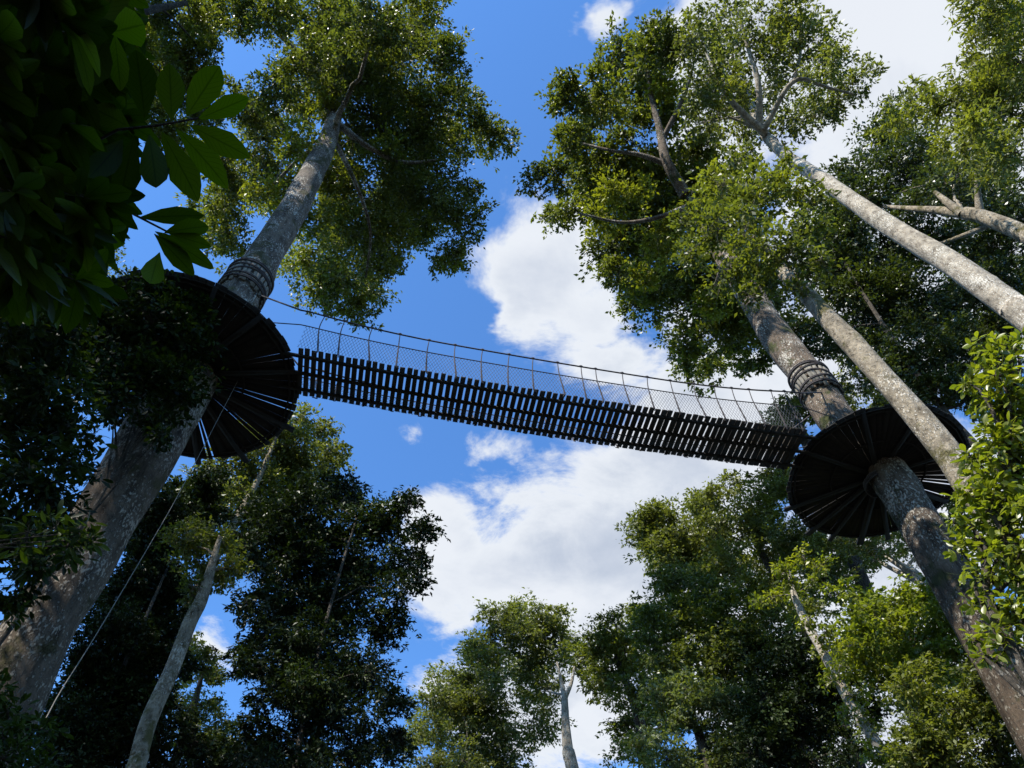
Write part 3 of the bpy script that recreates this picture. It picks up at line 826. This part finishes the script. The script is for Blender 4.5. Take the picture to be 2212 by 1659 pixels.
# left side, lower
tree('pale_crowned_tree', 'olive tree rising behind the larger platform, lit crown below the bridge', 'tree',
     [(300, 1500, 28), (400, 1320, 24), (487, 1165, 20), (523, 1100, 17), (560, 1030, 12), (595, 950, 8), (625, 890, 4)], 23,
     clumps=[(650, 905, 40), (695, 930, 34), (640, 960, 50), (590, 990, 50), (690, 1000, 42), (550, 1040, 48), (620, 1030, 45), (500, 1050, 44), (720, 970, 24), (460, 1090, 45), (520, 960, 40), (470, 1010, 40), (560, 930, 36), (600, 920, 40), (660, 1040, 45), (540, 1100, 45), (430, 1060, 40), (600, 1080, 45)],
     bright=[(500, 1050, 34), (470, 1110, 28)], dr=(24, 1.5), leaf='olive', bark='patch', Lpx=8.5, cov=1.35, tint=0.15, crown_from=0.6)

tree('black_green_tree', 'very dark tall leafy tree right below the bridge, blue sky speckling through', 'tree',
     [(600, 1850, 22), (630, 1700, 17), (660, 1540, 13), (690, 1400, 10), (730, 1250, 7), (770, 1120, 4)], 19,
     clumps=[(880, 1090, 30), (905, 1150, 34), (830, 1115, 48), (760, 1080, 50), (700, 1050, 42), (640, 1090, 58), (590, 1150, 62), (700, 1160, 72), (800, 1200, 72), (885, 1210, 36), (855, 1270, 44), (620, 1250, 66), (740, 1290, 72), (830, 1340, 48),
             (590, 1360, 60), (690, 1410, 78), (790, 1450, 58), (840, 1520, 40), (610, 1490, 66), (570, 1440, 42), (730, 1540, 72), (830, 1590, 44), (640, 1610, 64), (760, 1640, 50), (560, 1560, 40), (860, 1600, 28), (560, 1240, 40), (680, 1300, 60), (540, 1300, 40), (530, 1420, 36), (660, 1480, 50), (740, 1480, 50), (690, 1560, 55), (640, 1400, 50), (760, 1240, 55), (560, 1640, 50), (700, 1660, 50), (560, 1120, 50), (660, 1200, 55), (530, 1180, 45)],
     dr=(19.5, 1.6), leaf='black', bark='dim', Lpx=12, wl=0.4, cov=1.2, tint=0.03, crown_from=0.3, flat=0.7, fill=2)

tree('crooked_tree', 'slender crooked pale stem at the bottom left beside the huge trunk', 'tree',
     [(270, 1720, 52), (297, 1642, 46), (324, 1552, 42), (371, 1447, 38), (410, 1345, 33), (434, 1298, 29), (455, 1230, 20), (475, 1160, 10)], 15,
     clumps=[(430, 1210, 42), (480, 1170, 40), (400, 1170, 42), (470, 1250, 34), (420, 1270, 28), (500, 1230, 30)],
     bright=[(420, 1180, 22)], dr=(15.3, 0.8), leaf='mid', bark='patch', Lpx=10, cov=1.3, tint=0.1, crown_from=0.75,
     limbs_px=[[(395, 1380, 14, 15), (410, 1340, 9, 14.9), (418, 1310, 5, 14.8)]])

tree('olive_tree', 'small olive tree showing through the gap beside the slender crooked stem', 'tree',
     [(330, 1760, 30), (380, 1640, 24), (420, 1520, 16), (440, 1440, 6)], 26,
     clumps=[(440, 1420, 34), (400, 1460, 34), (460, 1460, 28), (380, 1520, 40), (440, 1530, 40), (420, 1600, 45), (480, 1560, 36), (490, 1630, 40), (400, 1400, 24)],
     dr=(26, 1.2), leaf='olive', bark='dim', Lpx=8, cov=1.5, crown_from=0.5)

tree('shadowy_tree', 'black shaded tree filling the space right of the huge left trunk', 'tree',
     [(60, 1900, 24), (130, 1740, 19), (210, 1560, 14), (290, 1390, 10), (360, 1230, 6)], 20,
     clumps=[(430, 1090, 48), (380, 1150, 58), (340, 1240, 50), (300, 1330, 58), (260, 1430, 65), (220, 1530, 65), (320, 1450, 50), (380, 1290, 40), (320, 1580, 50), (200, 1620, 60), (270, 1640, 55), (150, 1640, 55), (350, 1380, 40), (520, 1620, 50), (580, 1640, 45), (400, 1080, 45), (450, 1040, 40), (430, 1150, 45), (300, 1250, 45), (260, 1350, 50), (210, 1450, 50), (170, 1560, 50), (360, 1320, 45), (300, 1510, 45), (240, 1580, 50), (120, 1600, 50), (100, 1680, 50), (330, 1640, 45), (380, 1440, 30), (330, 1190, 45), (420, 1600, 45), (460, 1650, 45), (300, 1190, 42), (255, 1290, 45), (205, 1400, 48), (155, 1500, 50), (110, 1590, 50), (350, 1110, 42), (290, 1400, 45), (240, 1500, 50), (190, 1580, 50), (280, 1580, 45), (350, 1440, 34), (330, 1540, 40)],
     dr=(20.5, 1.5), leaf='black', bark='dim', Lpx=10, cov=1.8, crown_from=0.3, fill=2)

# left side, upper and edge
tree('fine_leaved_tree', 'fine-leaved tree top left, dotted with sky behind the large dark leaves', 'tree', None,
     trunk_w=[(-13.2, 3.0, -0.2, .55), (-13.0, 3.1, 8, .42), (-12.7, 3.2, 17, .32), (-12.2, 3.3, 25, .2), (-11.6, 3.5, 31, .08)],
     clumps=[(420, 40, 52), (350, 40, 55), (435, 115, 42), (380, 130, 52), (300, 100, 55), (400, 190, 45), (320, 200, 55), (455, 25, 36), (250, 40, 55), (240, 180, 60), (360, 270, 50), (430, 250, 40), (200, 280, 60), (130, 200, 70), (100, 60, 80)],
     shade_clumps=[(-16, 0, 27, 3.2), (-18, 4, 26, 3.4), (-14, -2, 30, 3.2), (-17, 8, 24, 3.4), (-20, 0, 30, 3.2), (-19, 11, 28, 3.4), (-12, -5, 28, 3.0), (-22, 7, 30, 3.4), (-13, 1, 33, 3), (-21, 14, 31, 3), (-4.8, -4.6, 11, 2.0), (-6.4, -5.2, 13, 2.2), (-6.5, -8, 15.5, 2.6), (-8, -3.2, 13, 2.6), (-10, -1, 11, 2.2), (-12.5, -2.5, 16, 2.8), (-11, -4, 14, 2.6), (-14, -5, 19, 2.8), (-12, -7, 18, 2.8), (-15, -2, 18, 2.6), (-13.5, 0.5, 14, 2.4), (-16, 1, 21, 2.8), (-9, -6, 17, 2.6)],  # out-of-view clumps set towards the sun, added to shade the left side
     dr=(12.5, 1.0), leaf='mid', bark='dim', Lpx=8.5, cov=1.7, crown_from=0.6, flat=0.6)

tree('edge_tree', 'small-leaved tree at the left edge, dark twigs against blue gaps', 'tree', None,
     trunk_w=[(-9.6, 4.2, -0.2, .22), (-9.5, 4.4, 3, .17), (-9.3, 4.7, 6, .12), (-9.0, 5.0, 9, .07), (-8.8, 5.2, 11.5, .03)],
     clumps=[(40, 1100, 50), (100, 900, 55), (60, 970, 52), (130, 1000, 42), (60, 840, 55), (20, 1020, 50), (200, 950, 26), (175, 1010, 36), (60, 1180, 58), (140, 1170, 45), (30, 780, 60), (90, 740, 55), (110, 1080, 40), (20, 900, 50), (150, 850, 45), (40, 1260, 45), (10, 1180, 50), (80, 1220, 36), (0, 1320, 40), (100, 1050, 40), (150, 1100, 34), (60, 700, 60), (140, 700, 50), (30, 880, 50), (90, 840, 50), (10, 950, 50), (60, 1040, 45), (110, 940, 40), (20, 1140, 45), (150, 920, 36), (90, 1140, 40), (60, 780, 55), (10, 700, 60), (130, 780, 45)],
     shade_clumps=[(-11, 3, 9, 1.6), (-12, 5, 11, 1.8), (-10.5, 2, 12, 1.8), (-12, 2, 14, 2.0), (-10, 4, 14, 1.6)],
     dr=(9.3, 0.8), leaf='ivy', bark='dim', Lpx=21, wl=0.4, cov=1.45, crown_from=0.3, flat=0.7, blades=True, fill=0)


# the near broad-leaved tree, top left
def broad_tree():
    base = np.array([-3.3, 0.2, 0.0])
    root = empty('broad_leaved_tree', base, 'dark tree of large paddle leaves close overhead in the top left corner', 'tree', 'rainforest trees')
    T = np.array([(-3.3, 0.2, -0.2, .12), (-3.25, 0.25, 1.8, .095), (-3.15, 0.35, 3.4, .07), (-3.1, 0.5, 5.0, .05), (-2.9, 0.7, 6.4, .03), (-2.8, 0.8, 7.2, .012)])
    S = smooth_path(T, 60)
    mesh('trunk', [tube(S[:, :3], S[:, 3], 16, 0.05)], BARK['dim'], root, True, base)
    P, A, Nn, L, Wd, Ti = [], [], [], [], [], []
    tw = []

    def twig(pts, r0):
        pp = smooth_path(np.array(pts), 14)
        tw.append(tube(pp, np.linspace(r0, 0.004, 14), 6))

    # the leaves one can tell apart: stalk end px, tip px, width px, distances
    hero = [((370, 257), (367, 140), 64, 3.2, 3.25, .5), ((403, 250), (475, 143), 74, 3.15, 3.15, .8), ((427, 257), (548, 207), 48, 3.15, 3.05, .7), ((410, 270), (543, 340), 58, 3.15, 3.1, .75),
            ((380, 278), (500, 398), 62, 3.2, 3.2, .7), ((350, 285), (433, 432), 66, 3.25, 3.25, .5), ((312, 255), (297, 108), 70, 3.3, 3.3, .1), ((322, 290), (345, 425), 62, 3.35, 3.2, .15),
            ((235, 70), (318, 52), 74, 3.1, 3.0, .8), ((248, 75), (262, 188), 44, 3.1, 3.2, .7), ((210, 60), (260, -30), 70, 3.1, 3.2, .4), ((230, 80), (180, 190), 70, 3.1, 3.1, .2),
            ((355, 503), (460, 480), 46, 3.3, 3.2, .4), ((365, 505), (461, 532), 36, 3.3, 3.2, .4), ((335, 500), (472, 574), 46, 3.35, 3.3, .4), ((333, 505), (428, 596), 44, 3.35, 3.3, .3),
            ((300, 470), (440, 462), 42, 3.4, 3.4, .2), ((345, 545), (318, 628), 50, 3.3, 3.1, .5), ((265, 300), (190, 400), 60, 3.3, 3.2, .1), ((280, 275), (200, 230), 60, 3.3, 3.3, .1), ((290, 295), (260, 430), 60, 3.3, 3.3, .1)]
    for (b, t, w, s0, s1, ti) in hero:
        p0, p1 = ps(*b, s0), ps(*t, s1)
        ax = p1 - p0
        view = norm(p0 - EYE)
        P.append(p0); L.append(np.linalg.norm(ax)); A.append(norm(ax))
        n = norm(np.array([0, 0, 0.6]) + view + rng.normal(size=3) * 0.15)
        n = norm(n - A[-1] * (n @ A[-1])); Nn.append(n)
        Wd.append(w * s0 / 1800 / L[-1] * 0.96); Ti.append(ti)
    twig([S[34, :3], ps(150, 300, 3.4), ps(250, 281, 3.3), ps(340, 271, 3.2), ps(432, 255, 3.15)], 0.016)
    twig([S[30, :3], ps(160, 400, 3.5), ps(262, 447, 3.4), ps(330, 490, 3.35), ps(372, 506, 3.3)], 0.014)
    twig([S[36, :3], ps(90, 120, 3.3), ps(170, 90, 3.15), ps(240, 72, 3.1)], 0.014)
    # rosettes over the rest of the crown in view, and shade foliage beyond the frame
    ros = []
    for _ in range(250):
        x, y = rng.uniform(-60, 330), rng.uniform(-60, 690)
        if x > 330 - 0.10 * max(0, y - 300) - 60 * rng.random() and y > 300: continue
        if y > 560 and x > 190: continue
        ros.append(ps(x, y, rng.uniform(3.0, 4.8)))
    for _ in range(50):
        ros.append(ps(rng.uniform(-80, 190), rng.uniform(430, 650), rng.uniform(3.2, 4.8)))
    for _ in range(300):  # unseen foliage overhead, added to keep sun off the leaves below
        ros.append(np.array([-2.7, -0.1, 6.1]) + rng.normal(size=3) * np.array([1.2, 1.1, 0.8]))
    for c in ros:
        v = c - EYE; dep = v[1] * CP + v[2] * SP
        if dep > 0:
            qx = 1106 + v[0] / dep * F; qy = 829.5 - (v[2] * CP - v[1] * SP) / dep * F
            rr = 0.3 * F / dep
            if qx + rr > 400 and qy + rr > -60 and qy - rr < 1700: continue
            if qy + rr > 780 and qx > -50: continue
        if c[0] > -0.9 and c[2] > 3 and np.linalg.norm(c - EYE) < 9 and c[1] > -0.3 and c[1] < 3 and c[0] > -0.75: continue
        if np.linalg.norm(c - EYE) < 2.2: continue
        k = int(np.argmin(np.linalg.norm(S[:, :3] - (c - np.array([0, 0, 0.5])), axis=1)))
        k = max(18, min(k, 55))
        ctr = c
        mid = (S[k, :3] + ctr) / 2 + np.array([0, 0, 0.15]) + rng.normal(size=3) * 0.08
        twig([S[k, :3], mid, ctr], 0.011)
        out = norm(ctr - S[k, :3] + 1e-6)
        n = int(rng.integers(6, 10))
        a0 = rng.uniform(0, 6.28)
        for q in range(n):
            an = a0 + q * 6.283 / n + rng.normal(0, 0.2)
            ax = norm(np.array([math.cos(an), math.sin(an), rng.uniform(-0.75, 0.15)]) + out * 0.5)
            nn = norm(np.array([0, 0, 1.0]) + rng.normal(size=3) * 0.25)
            nn = norm(nn - ax * (nn @ ax))
            P.append(ctr - out * rng.uniform(0, 0.06)); A.append(ax); Nn.append(nn)
            L.append(rng.uniform(0.13, 0.23)); Wd.append(rng.uniform(0.30, 0.42)); Ti.append(abs(rng.normal(0, 0.15)))
    V, Q = leaf_blades(*(np.array(x) for x in (P, A, Nn, L)), np.array(Wd)[:, None])
    mesh('branch', tw, BARK['dim'], root, True, base)
    mesh('crown', [(V, Q)], LEAF['broad'], root, True, base, np.repeat(np.clip(Ti, 0, 1), 12), True)


broad_tree()


# leafy climbers
def climber(name, label, cat, clumps, stem, stem_r, leaf, Lpx, wl, cov, tint, bark='dim', slant=True, bright=()):
    root_p = np.array(stem[0], float)
    base = np.array([root_p[0], root_p[1], 0.0])
    root = empty(name, base, label, cat)
    S = smooth_path(np.array(stem), 50)
    parts = [tube(S, np.linspace(stem_r, stem_r * 0.4, 50), 8, 0.05)]
    Ps = []
    for src, tt in ((clumps, tint), (bright, 0.85)):
        for (x, y, r, s) in src:
            c = ps(x, y, s); rr = r * unit_px(c)
            P, A, Nn, L, sc = clump_leaves(c, rr, Lpx * unit_px(c), cov, wl, 0.9)
            Ps.append((P, A, Nn, L, np.clip(tt + rng.normal(0, 0.2, len(P)), 0, 1)))
            k = int(np.argmin(np.linalg.norm(S - c, axis=1)))
            parts.append(tube(bez(S[max(0, k - 4)], (S[k] + c) / 2 + rng.normal(size=3) * 0.08 - np.array([0, 0, 0.1]), c, 8), np.linspace(stem_r * 0.5, 0.006, 8), 5))
            for q in sc[::2]:
                parts.append(tube(bez(c, (c + q) / 2 + rng.normal(size=3) * 0.06 * rr, q, 4), np.linspace(0.008, 0.003, 4), 4))
    P, A, Nn, L, ti = (np.concatenate([p[i] for p in Ps]) for i in range(5))
    V, Q = leaf_blades(P, A, Nn, L, wl, 0.6)
    mesh('stem', parts, BARK[bark], root, True, base)
    mesh('foliage', [(V, Q)], LEAF[leaf], root, True, base, np.repeat(ti, 12), True)
    return root


climber('climbing_plant', 'dark climbing plant smothering the underside of the larger platform and its trunk', 'climber',
        [(330, 700, 80, 16.4), (250, 760, 75, 15.8), (390, 750, 62, 16.2), (300, 830, 70, 15.2), (230, 830, 50, 15.2), (420, 680, 42, 16.8), (350, 650, 52, 17), (215, 720, 50, 16.2), (260, 680, 60, 16.8), (370, 820, 60, 15.2), (340, 890, 42, 14.6), (410, 860, 34, 14.8), (240, 880, 40, 14.8), (350, 940, 24, 13.9)],
        [(-6.6, 8.9, 0), (-7.0, 8.5, 5), (-6.9, 8.55, 10), (-7.1, 8.4, 14.5)], 0.05, 'ivy', 12, 0.5, 2.0, 0.12)
climber('leafy_sapling', 'sunlit yellow-green sapling with broad leaves along the right edge', 'sapling',
        [(2170, 790, 42, 8.6), (2130, 850, 36, 8.4), (2190, 870, 45, 8.4), (2150, 940, 45, 8.2), (2205, 960, 48, 8.2), (2120, 1020, 30, 8.2), (2180, 1040, 48, 8.0), (2130, 1090, 38, 8.0), (2090, 1120, 28, 7.9), (2180, 1130, 45, 7.8), (2120, 1170, 40, 7.8), (2200, 1250, 42, 7.6), (2150, 1220, 40, 7.6), (2190, 1320, 40, 7.4), (2120, 1250, 34, 7.6), (2180, 1400, 34, 7.2), (2150, 1310, 30, 7.4), (2230, 1100, 50, 7.8), (2240, 850, 50, 8.4), (2240, 1000, 50, 8.1), (2160, 890, 40, 8.3), (2170, 990, 42, 8.1), (2150, 1080, 40, 7.9), (2200, 1190, 44, 7.7), (2210, 1330, 40, 7.4), (2160, 1360, 34, 7.3), (2130, 800, 26, 8.5), (2190, 750, 34, 8.7), (2062, 1130, 18, 7.9), (2088, 830, 13, 8.4), (2098, 985, 17, 8.2), (2075, 1190, 20, 7.8), (2105, 1300, 22, 7.5), (2085, 1070, 20, 8.0), (2120, 740, 16, 8.7), (2140, 1420, 24, 7.2), (2100, 1385, 16, 7.3)],
        [tuple(ps(2175, 1400, 7.2) * np.array([1, 1, 0]) + np.array([0.1, 0, -0.1])), tuple(ps(2180, 1400, 7.2)), tuple(ps(2195, 1220, 7.7)), tuple(ps(2180, 1000, 8.1)), tuple(ps(2185, 780, 8.6))], 0.06, 'yellow', 19, 0.45, 1.45, 0.3, 'dim', True,
        [(2150, 810, 30, 8.3), (2110, 1060, 24, 8.0), (2190, 930, 30, 8.1)])
climber('ground_shrub', 'mossy green shrub at the foot of the huge left trunk, bottom left corner', 'shrub',
        [(20, 1540, 45, 7.4), (60, 1610, 45, 7.2), (10, 1640, 50, 7.0), (90, 1660, 36, 7.0), (100, 1580, 22, 7.3), (-30, 1500, 45, 7.4), (0, 1600, 50, 7.2), (40, 1680, 40, 7.0)],
        [(-4.6, 4.7, 0), (-4.55, 4.65, 2), (-4.5, 4.6, 3.4), (-4.5, 4.6, 4.6)], 0.03, 'ivy', 18, 0.42, 1.3, 0.45)
climber('drooping_sprig', 'few small leaves drooping across the huge left trunk', 'sprig',
        [(200, 1165, 22, 9.0), (170, 1150, 26, 9.0), (120, 1140, 30, 9.1), (60, 1150, 36, 9.1), (150, 1180, 20, 9.0)],
        [(-7.6, 4.6, 0), (-7.5, 4.7, 3), (-7.0, 5.0, 5.6), (-6.2, 5.2, 6.6)], 0.02, 'ivy', 26, 0.34, 0.7, 0.4)


# collars on the trunks above the decks
def trunk_at(TR, d, px, py):
    T = []
    for t in TR:
        p = ph(t[0], t[1], d); T.append((*p, 0.5 * t[2] * unit_px(p) * F / np.linalg.norm(ray(t[0], t[1]))))
    S = smooth_path(np.array(T), 400)
    best = None
    for k in range(400):
        v = S[k, :3] - EYE
        dep = v[1] * CP + v[2] * SP
        x = 1106 + v[0] / dep * F; y = 829.5 - (v[2] * CP - v[1] * SP) / dep * F
        q = (x - px) ** 2 + (y - py) ** 2
        if best is None or q < best[0]: best = (q, k)
    k = best[1]
    return S[k, :3], S[k, 3], norm(S[min(k + 8, 399), :3] - S[k, :3])


def collar(TR, d, px, py, h, label, bands, seed):
    r = np.random.default_rng(seed)
    c, rad, ax = trunk_at(TR, d, px, py)
    root = empty('cable_collar', c, label, 'collar', 'lath collars lashed round the trunks')
    u = norm(np.cross(ax, [0, 1, 0.0])); v = np.cross(ax, u)
    n = int(2 * math.pi * (rad + .05) / 0.13)
    for k in range(n):
        a = k * 2 * math.pi / n + r.normal(0, 0.03)
        o = np.cos(a) * u + np.sin(a) * v; tg = np.cross(ax, o)
        hh = h / 2 * r.uniform(0.8, 1.1)
        tl = norm(ax + tg * r.normal(0, 0.05))
        mesh('lath', [box(c + o * (rad * 1.02 + 0.045) + ax * r.normal(0, 0.05), o * 0.025, np.cross(tl, o) * 0.05, tl * hh)], SLAT, root, False, c)
    a = np.linspace(0, 2 * math.pi, 41)
    for (z, th, tilt) in bands:
        ring = c + (rad * 1.02 + 0.085) * (np.cos(a)[:, None] * u + np.sin(a)[:, None] * v) + ax * (z + tilt * np.cos(a))[:, None]
        mesh('cable', [tube(ring, th * 0.7, 7), tube(ring + ax * th * 1.6 + 0.004, th * 0.55, 7)], ROPE, root, True, c)
    return root


collar(A_TR, dA, 524, 622, 1.15, 'dark lath and cable collar round the mottled trunk above the larger platform',
       [(0.50, 0.05, 0.05), (0.28, 0.028, 0.10), (0.05, 0.028, -0.08), (-0.22, 0.028, 0.05), (-0.42, 0.04, 0.04)], 5)
collar(C_TR, dC, 1762, 836, 1.25, 'dark lath and cable collar round the stout trunk above the smaller platform',
       [(0.52, 0.045, 0.06), (0.40, 0.03, -0.06), (0.10, 0.03, 0.10), (-0.20, 0.03, -0.06), (-0.48, 0.036, 0.05)], 6)

# slack pale rope beside the huge trunk
rp = smooth_path(np.array([PA + np.array([1.15, 0.2, -0.06]), ps(395, 1050, 13.4), ps(330, 1165, 12.2), ps(262, 1280, 11.2), ps(190, 1400, 10.2), ps(120, 1512, 9.4), ps(60, 1640, 8.6), ps(20, 1760, 8.0), ps(20, 1760, 8.0) * np.array([0.97, 0.97, 0.0])]), 60)
ro = mesh('pale_rope', [tube(rp, 0.0055, 6)], PALEROPE, None, True)
tag(ro, 'thin pale rope hanging slantwise beside the huge left trunk', 'rope')


# ------------------------------------------------------------------ light and sky
SUN = norm(np.array([-0.44, -0.54, 0.72]))
EL = math.asin(SUN[2]); AZ = math.atan2(SUN[0], SUN[1])
sd = bpy.data.lights.new('sun', 'SUN')
sd.energy = 4.2
sd.angle = R(0.5)
sd.color = (1.0, 0.95, 0.86)
so = bpy.data.objects.new('sun', sd)
link(so)
so.location = (0, 0, 60)
from mathutils import Vector
so.rotation_euler = Vector(SUN).to_track_quat('Z', 'Y').to_euler()

w = bpy.data.worlds.new('World')
bpy.context.scene.world = w
w.use_nodes = True
nt = w.node_tree
nt.nodes.clear()
wo = nt.nodes.new('ShaderNodeOutputWorld')
bg = nt.nodes.new('ShaderNodeBackground')
bg.inputs['Strength'].default_value = 0.10
nt.links.new(bg.outputs[0], wo.inputs[0])
sky = nt.nodes.new('ShaderNodeTexSky')
sky.sky_type = 'NISHITA'
sky.sun_disc = False
sky.sun_elevation = EL
sky.sun_rotation = AZ
sky.air_density = 1.0
sky.dust_density = 0.3
sky.ozone_density = 2.0
tcw = nt.nodes.new('ShaderNodeTexCoord')
sep = nt.nodes.new('ShaderNodeSeparateXYZ')
nt.links.new(tcw.outputs['Generated'], sep.inputs[0])


def M(op, a, b=None, c=None, clamp=False):
    n = nt.nodes.new('ShaderNodeMath'); n.operation = op; n.use_clamp = clamp
    for s, v in zip(n.inputs, (a, b, c)):
        if v is None: continue
        if isinstance(v, (int, float)): s.default_value = v
        else: nt.links.new(v, s)
    return n.outputs[0]


zc = M('MAXIMUM', sep.outputs[2], 0.08)
X = M('DIVIDE', sep.outputs[0], zc)
Y = M('DIVIDE', sep.outputs[1], zc)
comb = nt.nodes.new('ShaderNodeCombineXYZ')
nt.links.new(X, comb.inputs[0]); nt.links.new(Y, comb.inputs[1])


def noise(scale, detail, rough, off=(0, 0, 0), dist=0.0, vec=None):
    mp = nt.nodes.new('ShaderNodeMapping'); mp.inputs['Location'].default_value = off
    nt.links.new(vec or comb.outputs[0], mp.inputs[0])
    n = nt.nodes.new('ShaderNodeTexNoise')
    n.inputs['Scale'].default_value = scale; n.inputs['Detail'].default_value = detail
    n.inputs['Roughness'].default_value = rough; n.inputs['Distortion'].default_value = dist
    nt.links.new(mp.outputs[0], n.inputs['Vector'])
    return n


wn = noise(5.0, 5.0, 0.6, (3, 1, 0))
vm = nt.nodes.new('ShaderNodeVectorMath'); vm.operation = 'SUBTRACT'; vm.inputs[1].default_value = (0.5, 0.5, 0.5)
nt.links.new(wn.outputs['Color'], vm.inputs[0])
vs = nt.nodes.new('ShaderNodeVectorMath'); vs.operation = 'SCALE'; vs.inputs['Scale'].default_value = 0.17
nt.links.new(vm.outputs[0], vs.inputs[0])
va = nt.nodes.new('ShaderNodeVectorMath'); va.operation = 'ADD'
nt.links.new(comb.outputs[0], va.inputs[0]); nt.links.new(vs.outputs[0], va.inputs[1])
sp2 = nt.nodes.new('ShaderNodeSeparateXYZ'); nt.links.new(va.outputs[0], sp2.inputs[0])

# cloud banks: where they hang (as seen from the camera's standpoint, far off), their half-axes and thickness
banks = [(1185, 610, 130, 170, 1.1), (1120, 660, 70, 90, .8), (1285, 690, 120, 100, .75), (1350, 780, 170, 75, .75), (1560, 850, 260, 95, .95),
         (1270, 1180, 260, 140, 1.15), (1070, 1290, 190, 120, .95), (1380, 1240, 260, 220, 1.05), (955, 1190, 95, 130, .85), (885, 1085, 60, 26, .6), (1480, 1020, 300, 110, .95), (1290, 1570, 160, 130, .85),
         (1820, 80, 420, 230, 1.2), (1540, 15, 110, 70, .9), (1282, 25, 55, 50, .62), (1398, 35, 34, 34, .5), (908, 945, 60, 40, .36), (1080, 975, 80, 40, .48), (1170, 985, 60, 40, .45),
         (865, 1085, 60, 26, .62), (2050, 480, 420, 420, 1.0), (1580, 260, 130, 260, .95), (1480, 700, 60, 150, .5), (1150, 1500, 200, 140, .9), (1900, 1560, 420, 220, 1.0), (1950, 1180, 300, 250, .8), (1600, 1400, 300, 200, .8), (470, 1400, 60, 60, .6), (960, 1480, 80, 60, .5)]
tot = None
for (px, py, rx, ry, wt) in banks:
    v = ray(px, py); cx, cy = v[0] / v[2], v[1] / v[2]
    v2 = ray(px + rx, py); v3 = ray(px, py + ry)
    ex = abs(v2[0] / v2[2] - cx); ey = abs(v3[1] / v3[2] - cy)
    dx = M('MULTIPLY', M('SUBTRACT', sp2.outputs[0], cx), 1 / ex)
    dy = M('MULTIPLY', M('SUBTRACT', sp2.outputs[1], cy), 1 / ey)
    q = M('ADD', M('MULTIPLY', dx, dx), M('MULTIPLY', dy, dy))
    f = M('MULTIPLY', M('POWER', 2.718, M('MULTIPLY', q, -0.9)), wt)
    tot = f if tot is None else M('MAXIMUM', tot, M('ADD', f, M('MULTIPLY', tot, 0.25)))
fb = noise(4.2, 14.0, 0.66, (0, 0, 0), 0.4)
dens = M('ADD', tot, M('MULTIPLY', M('SUBTRACT', fb.outputs['Fac'], 0.5), 1.7))
mr = nt.nodes.new('ShaderNodeMapRange'); mr.interpolation_type = 'SMOOTHSTEP'
mr.inputs['From Min'].default_value = 0.32; mr.inputs['From Max'].default_value = 0.67
nt.links.new(dens, mr.inputs['Value'])
alpha = M('MULTIPLY', mr.outputs[0], 0.97)
sh = noise(3.0, 8.0, 0.55, (5, 2, 0), 0.3)
shr = ramp(nt, [(0.33, (2.05, 2.35, 2.9)), (0.48, (2.7, 2.95, 3.4)), (0.63, (3.7, 3.85, 4.1))], sh.outputs['Fac'])
skyc = mixc(nt, 1.0, sky.outputs[0], (0.63, 1.03, 1.42), 'MULTIPLY')
core = nt.nodes.new('ShaderNodeMapRange'); core.interpolation_type = 'SMOOTHSTEP'      # thick parts are greyer than their rims
core.inputs['From Min'].default_value = 0.55; core.inputs['From Max'].default_value = 1.25
nt.links.new(dens, core.inputs['Value'])
ccol = mixc(nt, core.outputs[0], (3.75, 3.92, 4.15), shr.outputs[0])
cm = mixc(nt, alpha, skyc, ccol)
nt.links.new(cm, bg.inputs['Color'])

# ------------------------------------------------------------------ render settings
sc = bpy.context.scene
sc.render.engine = 'CYCLES'
sc.cycles.max_bounces = 8
sc.cycles.diffuse_bounces = 3
sc.cycles.glossy_bounces = 2
sc.cycles.transmission_bounces = 4
sc.cycles.use_denoising = True
sc.view_settings.view_transform = 'Standard'
sc.view_settings.look = 'None'
sc.view_settings.exposure = 1.2
sc.view_settings.gamma = 1.0
sc.render.resolution_x = 1024
sc.render.resolution_y = 768
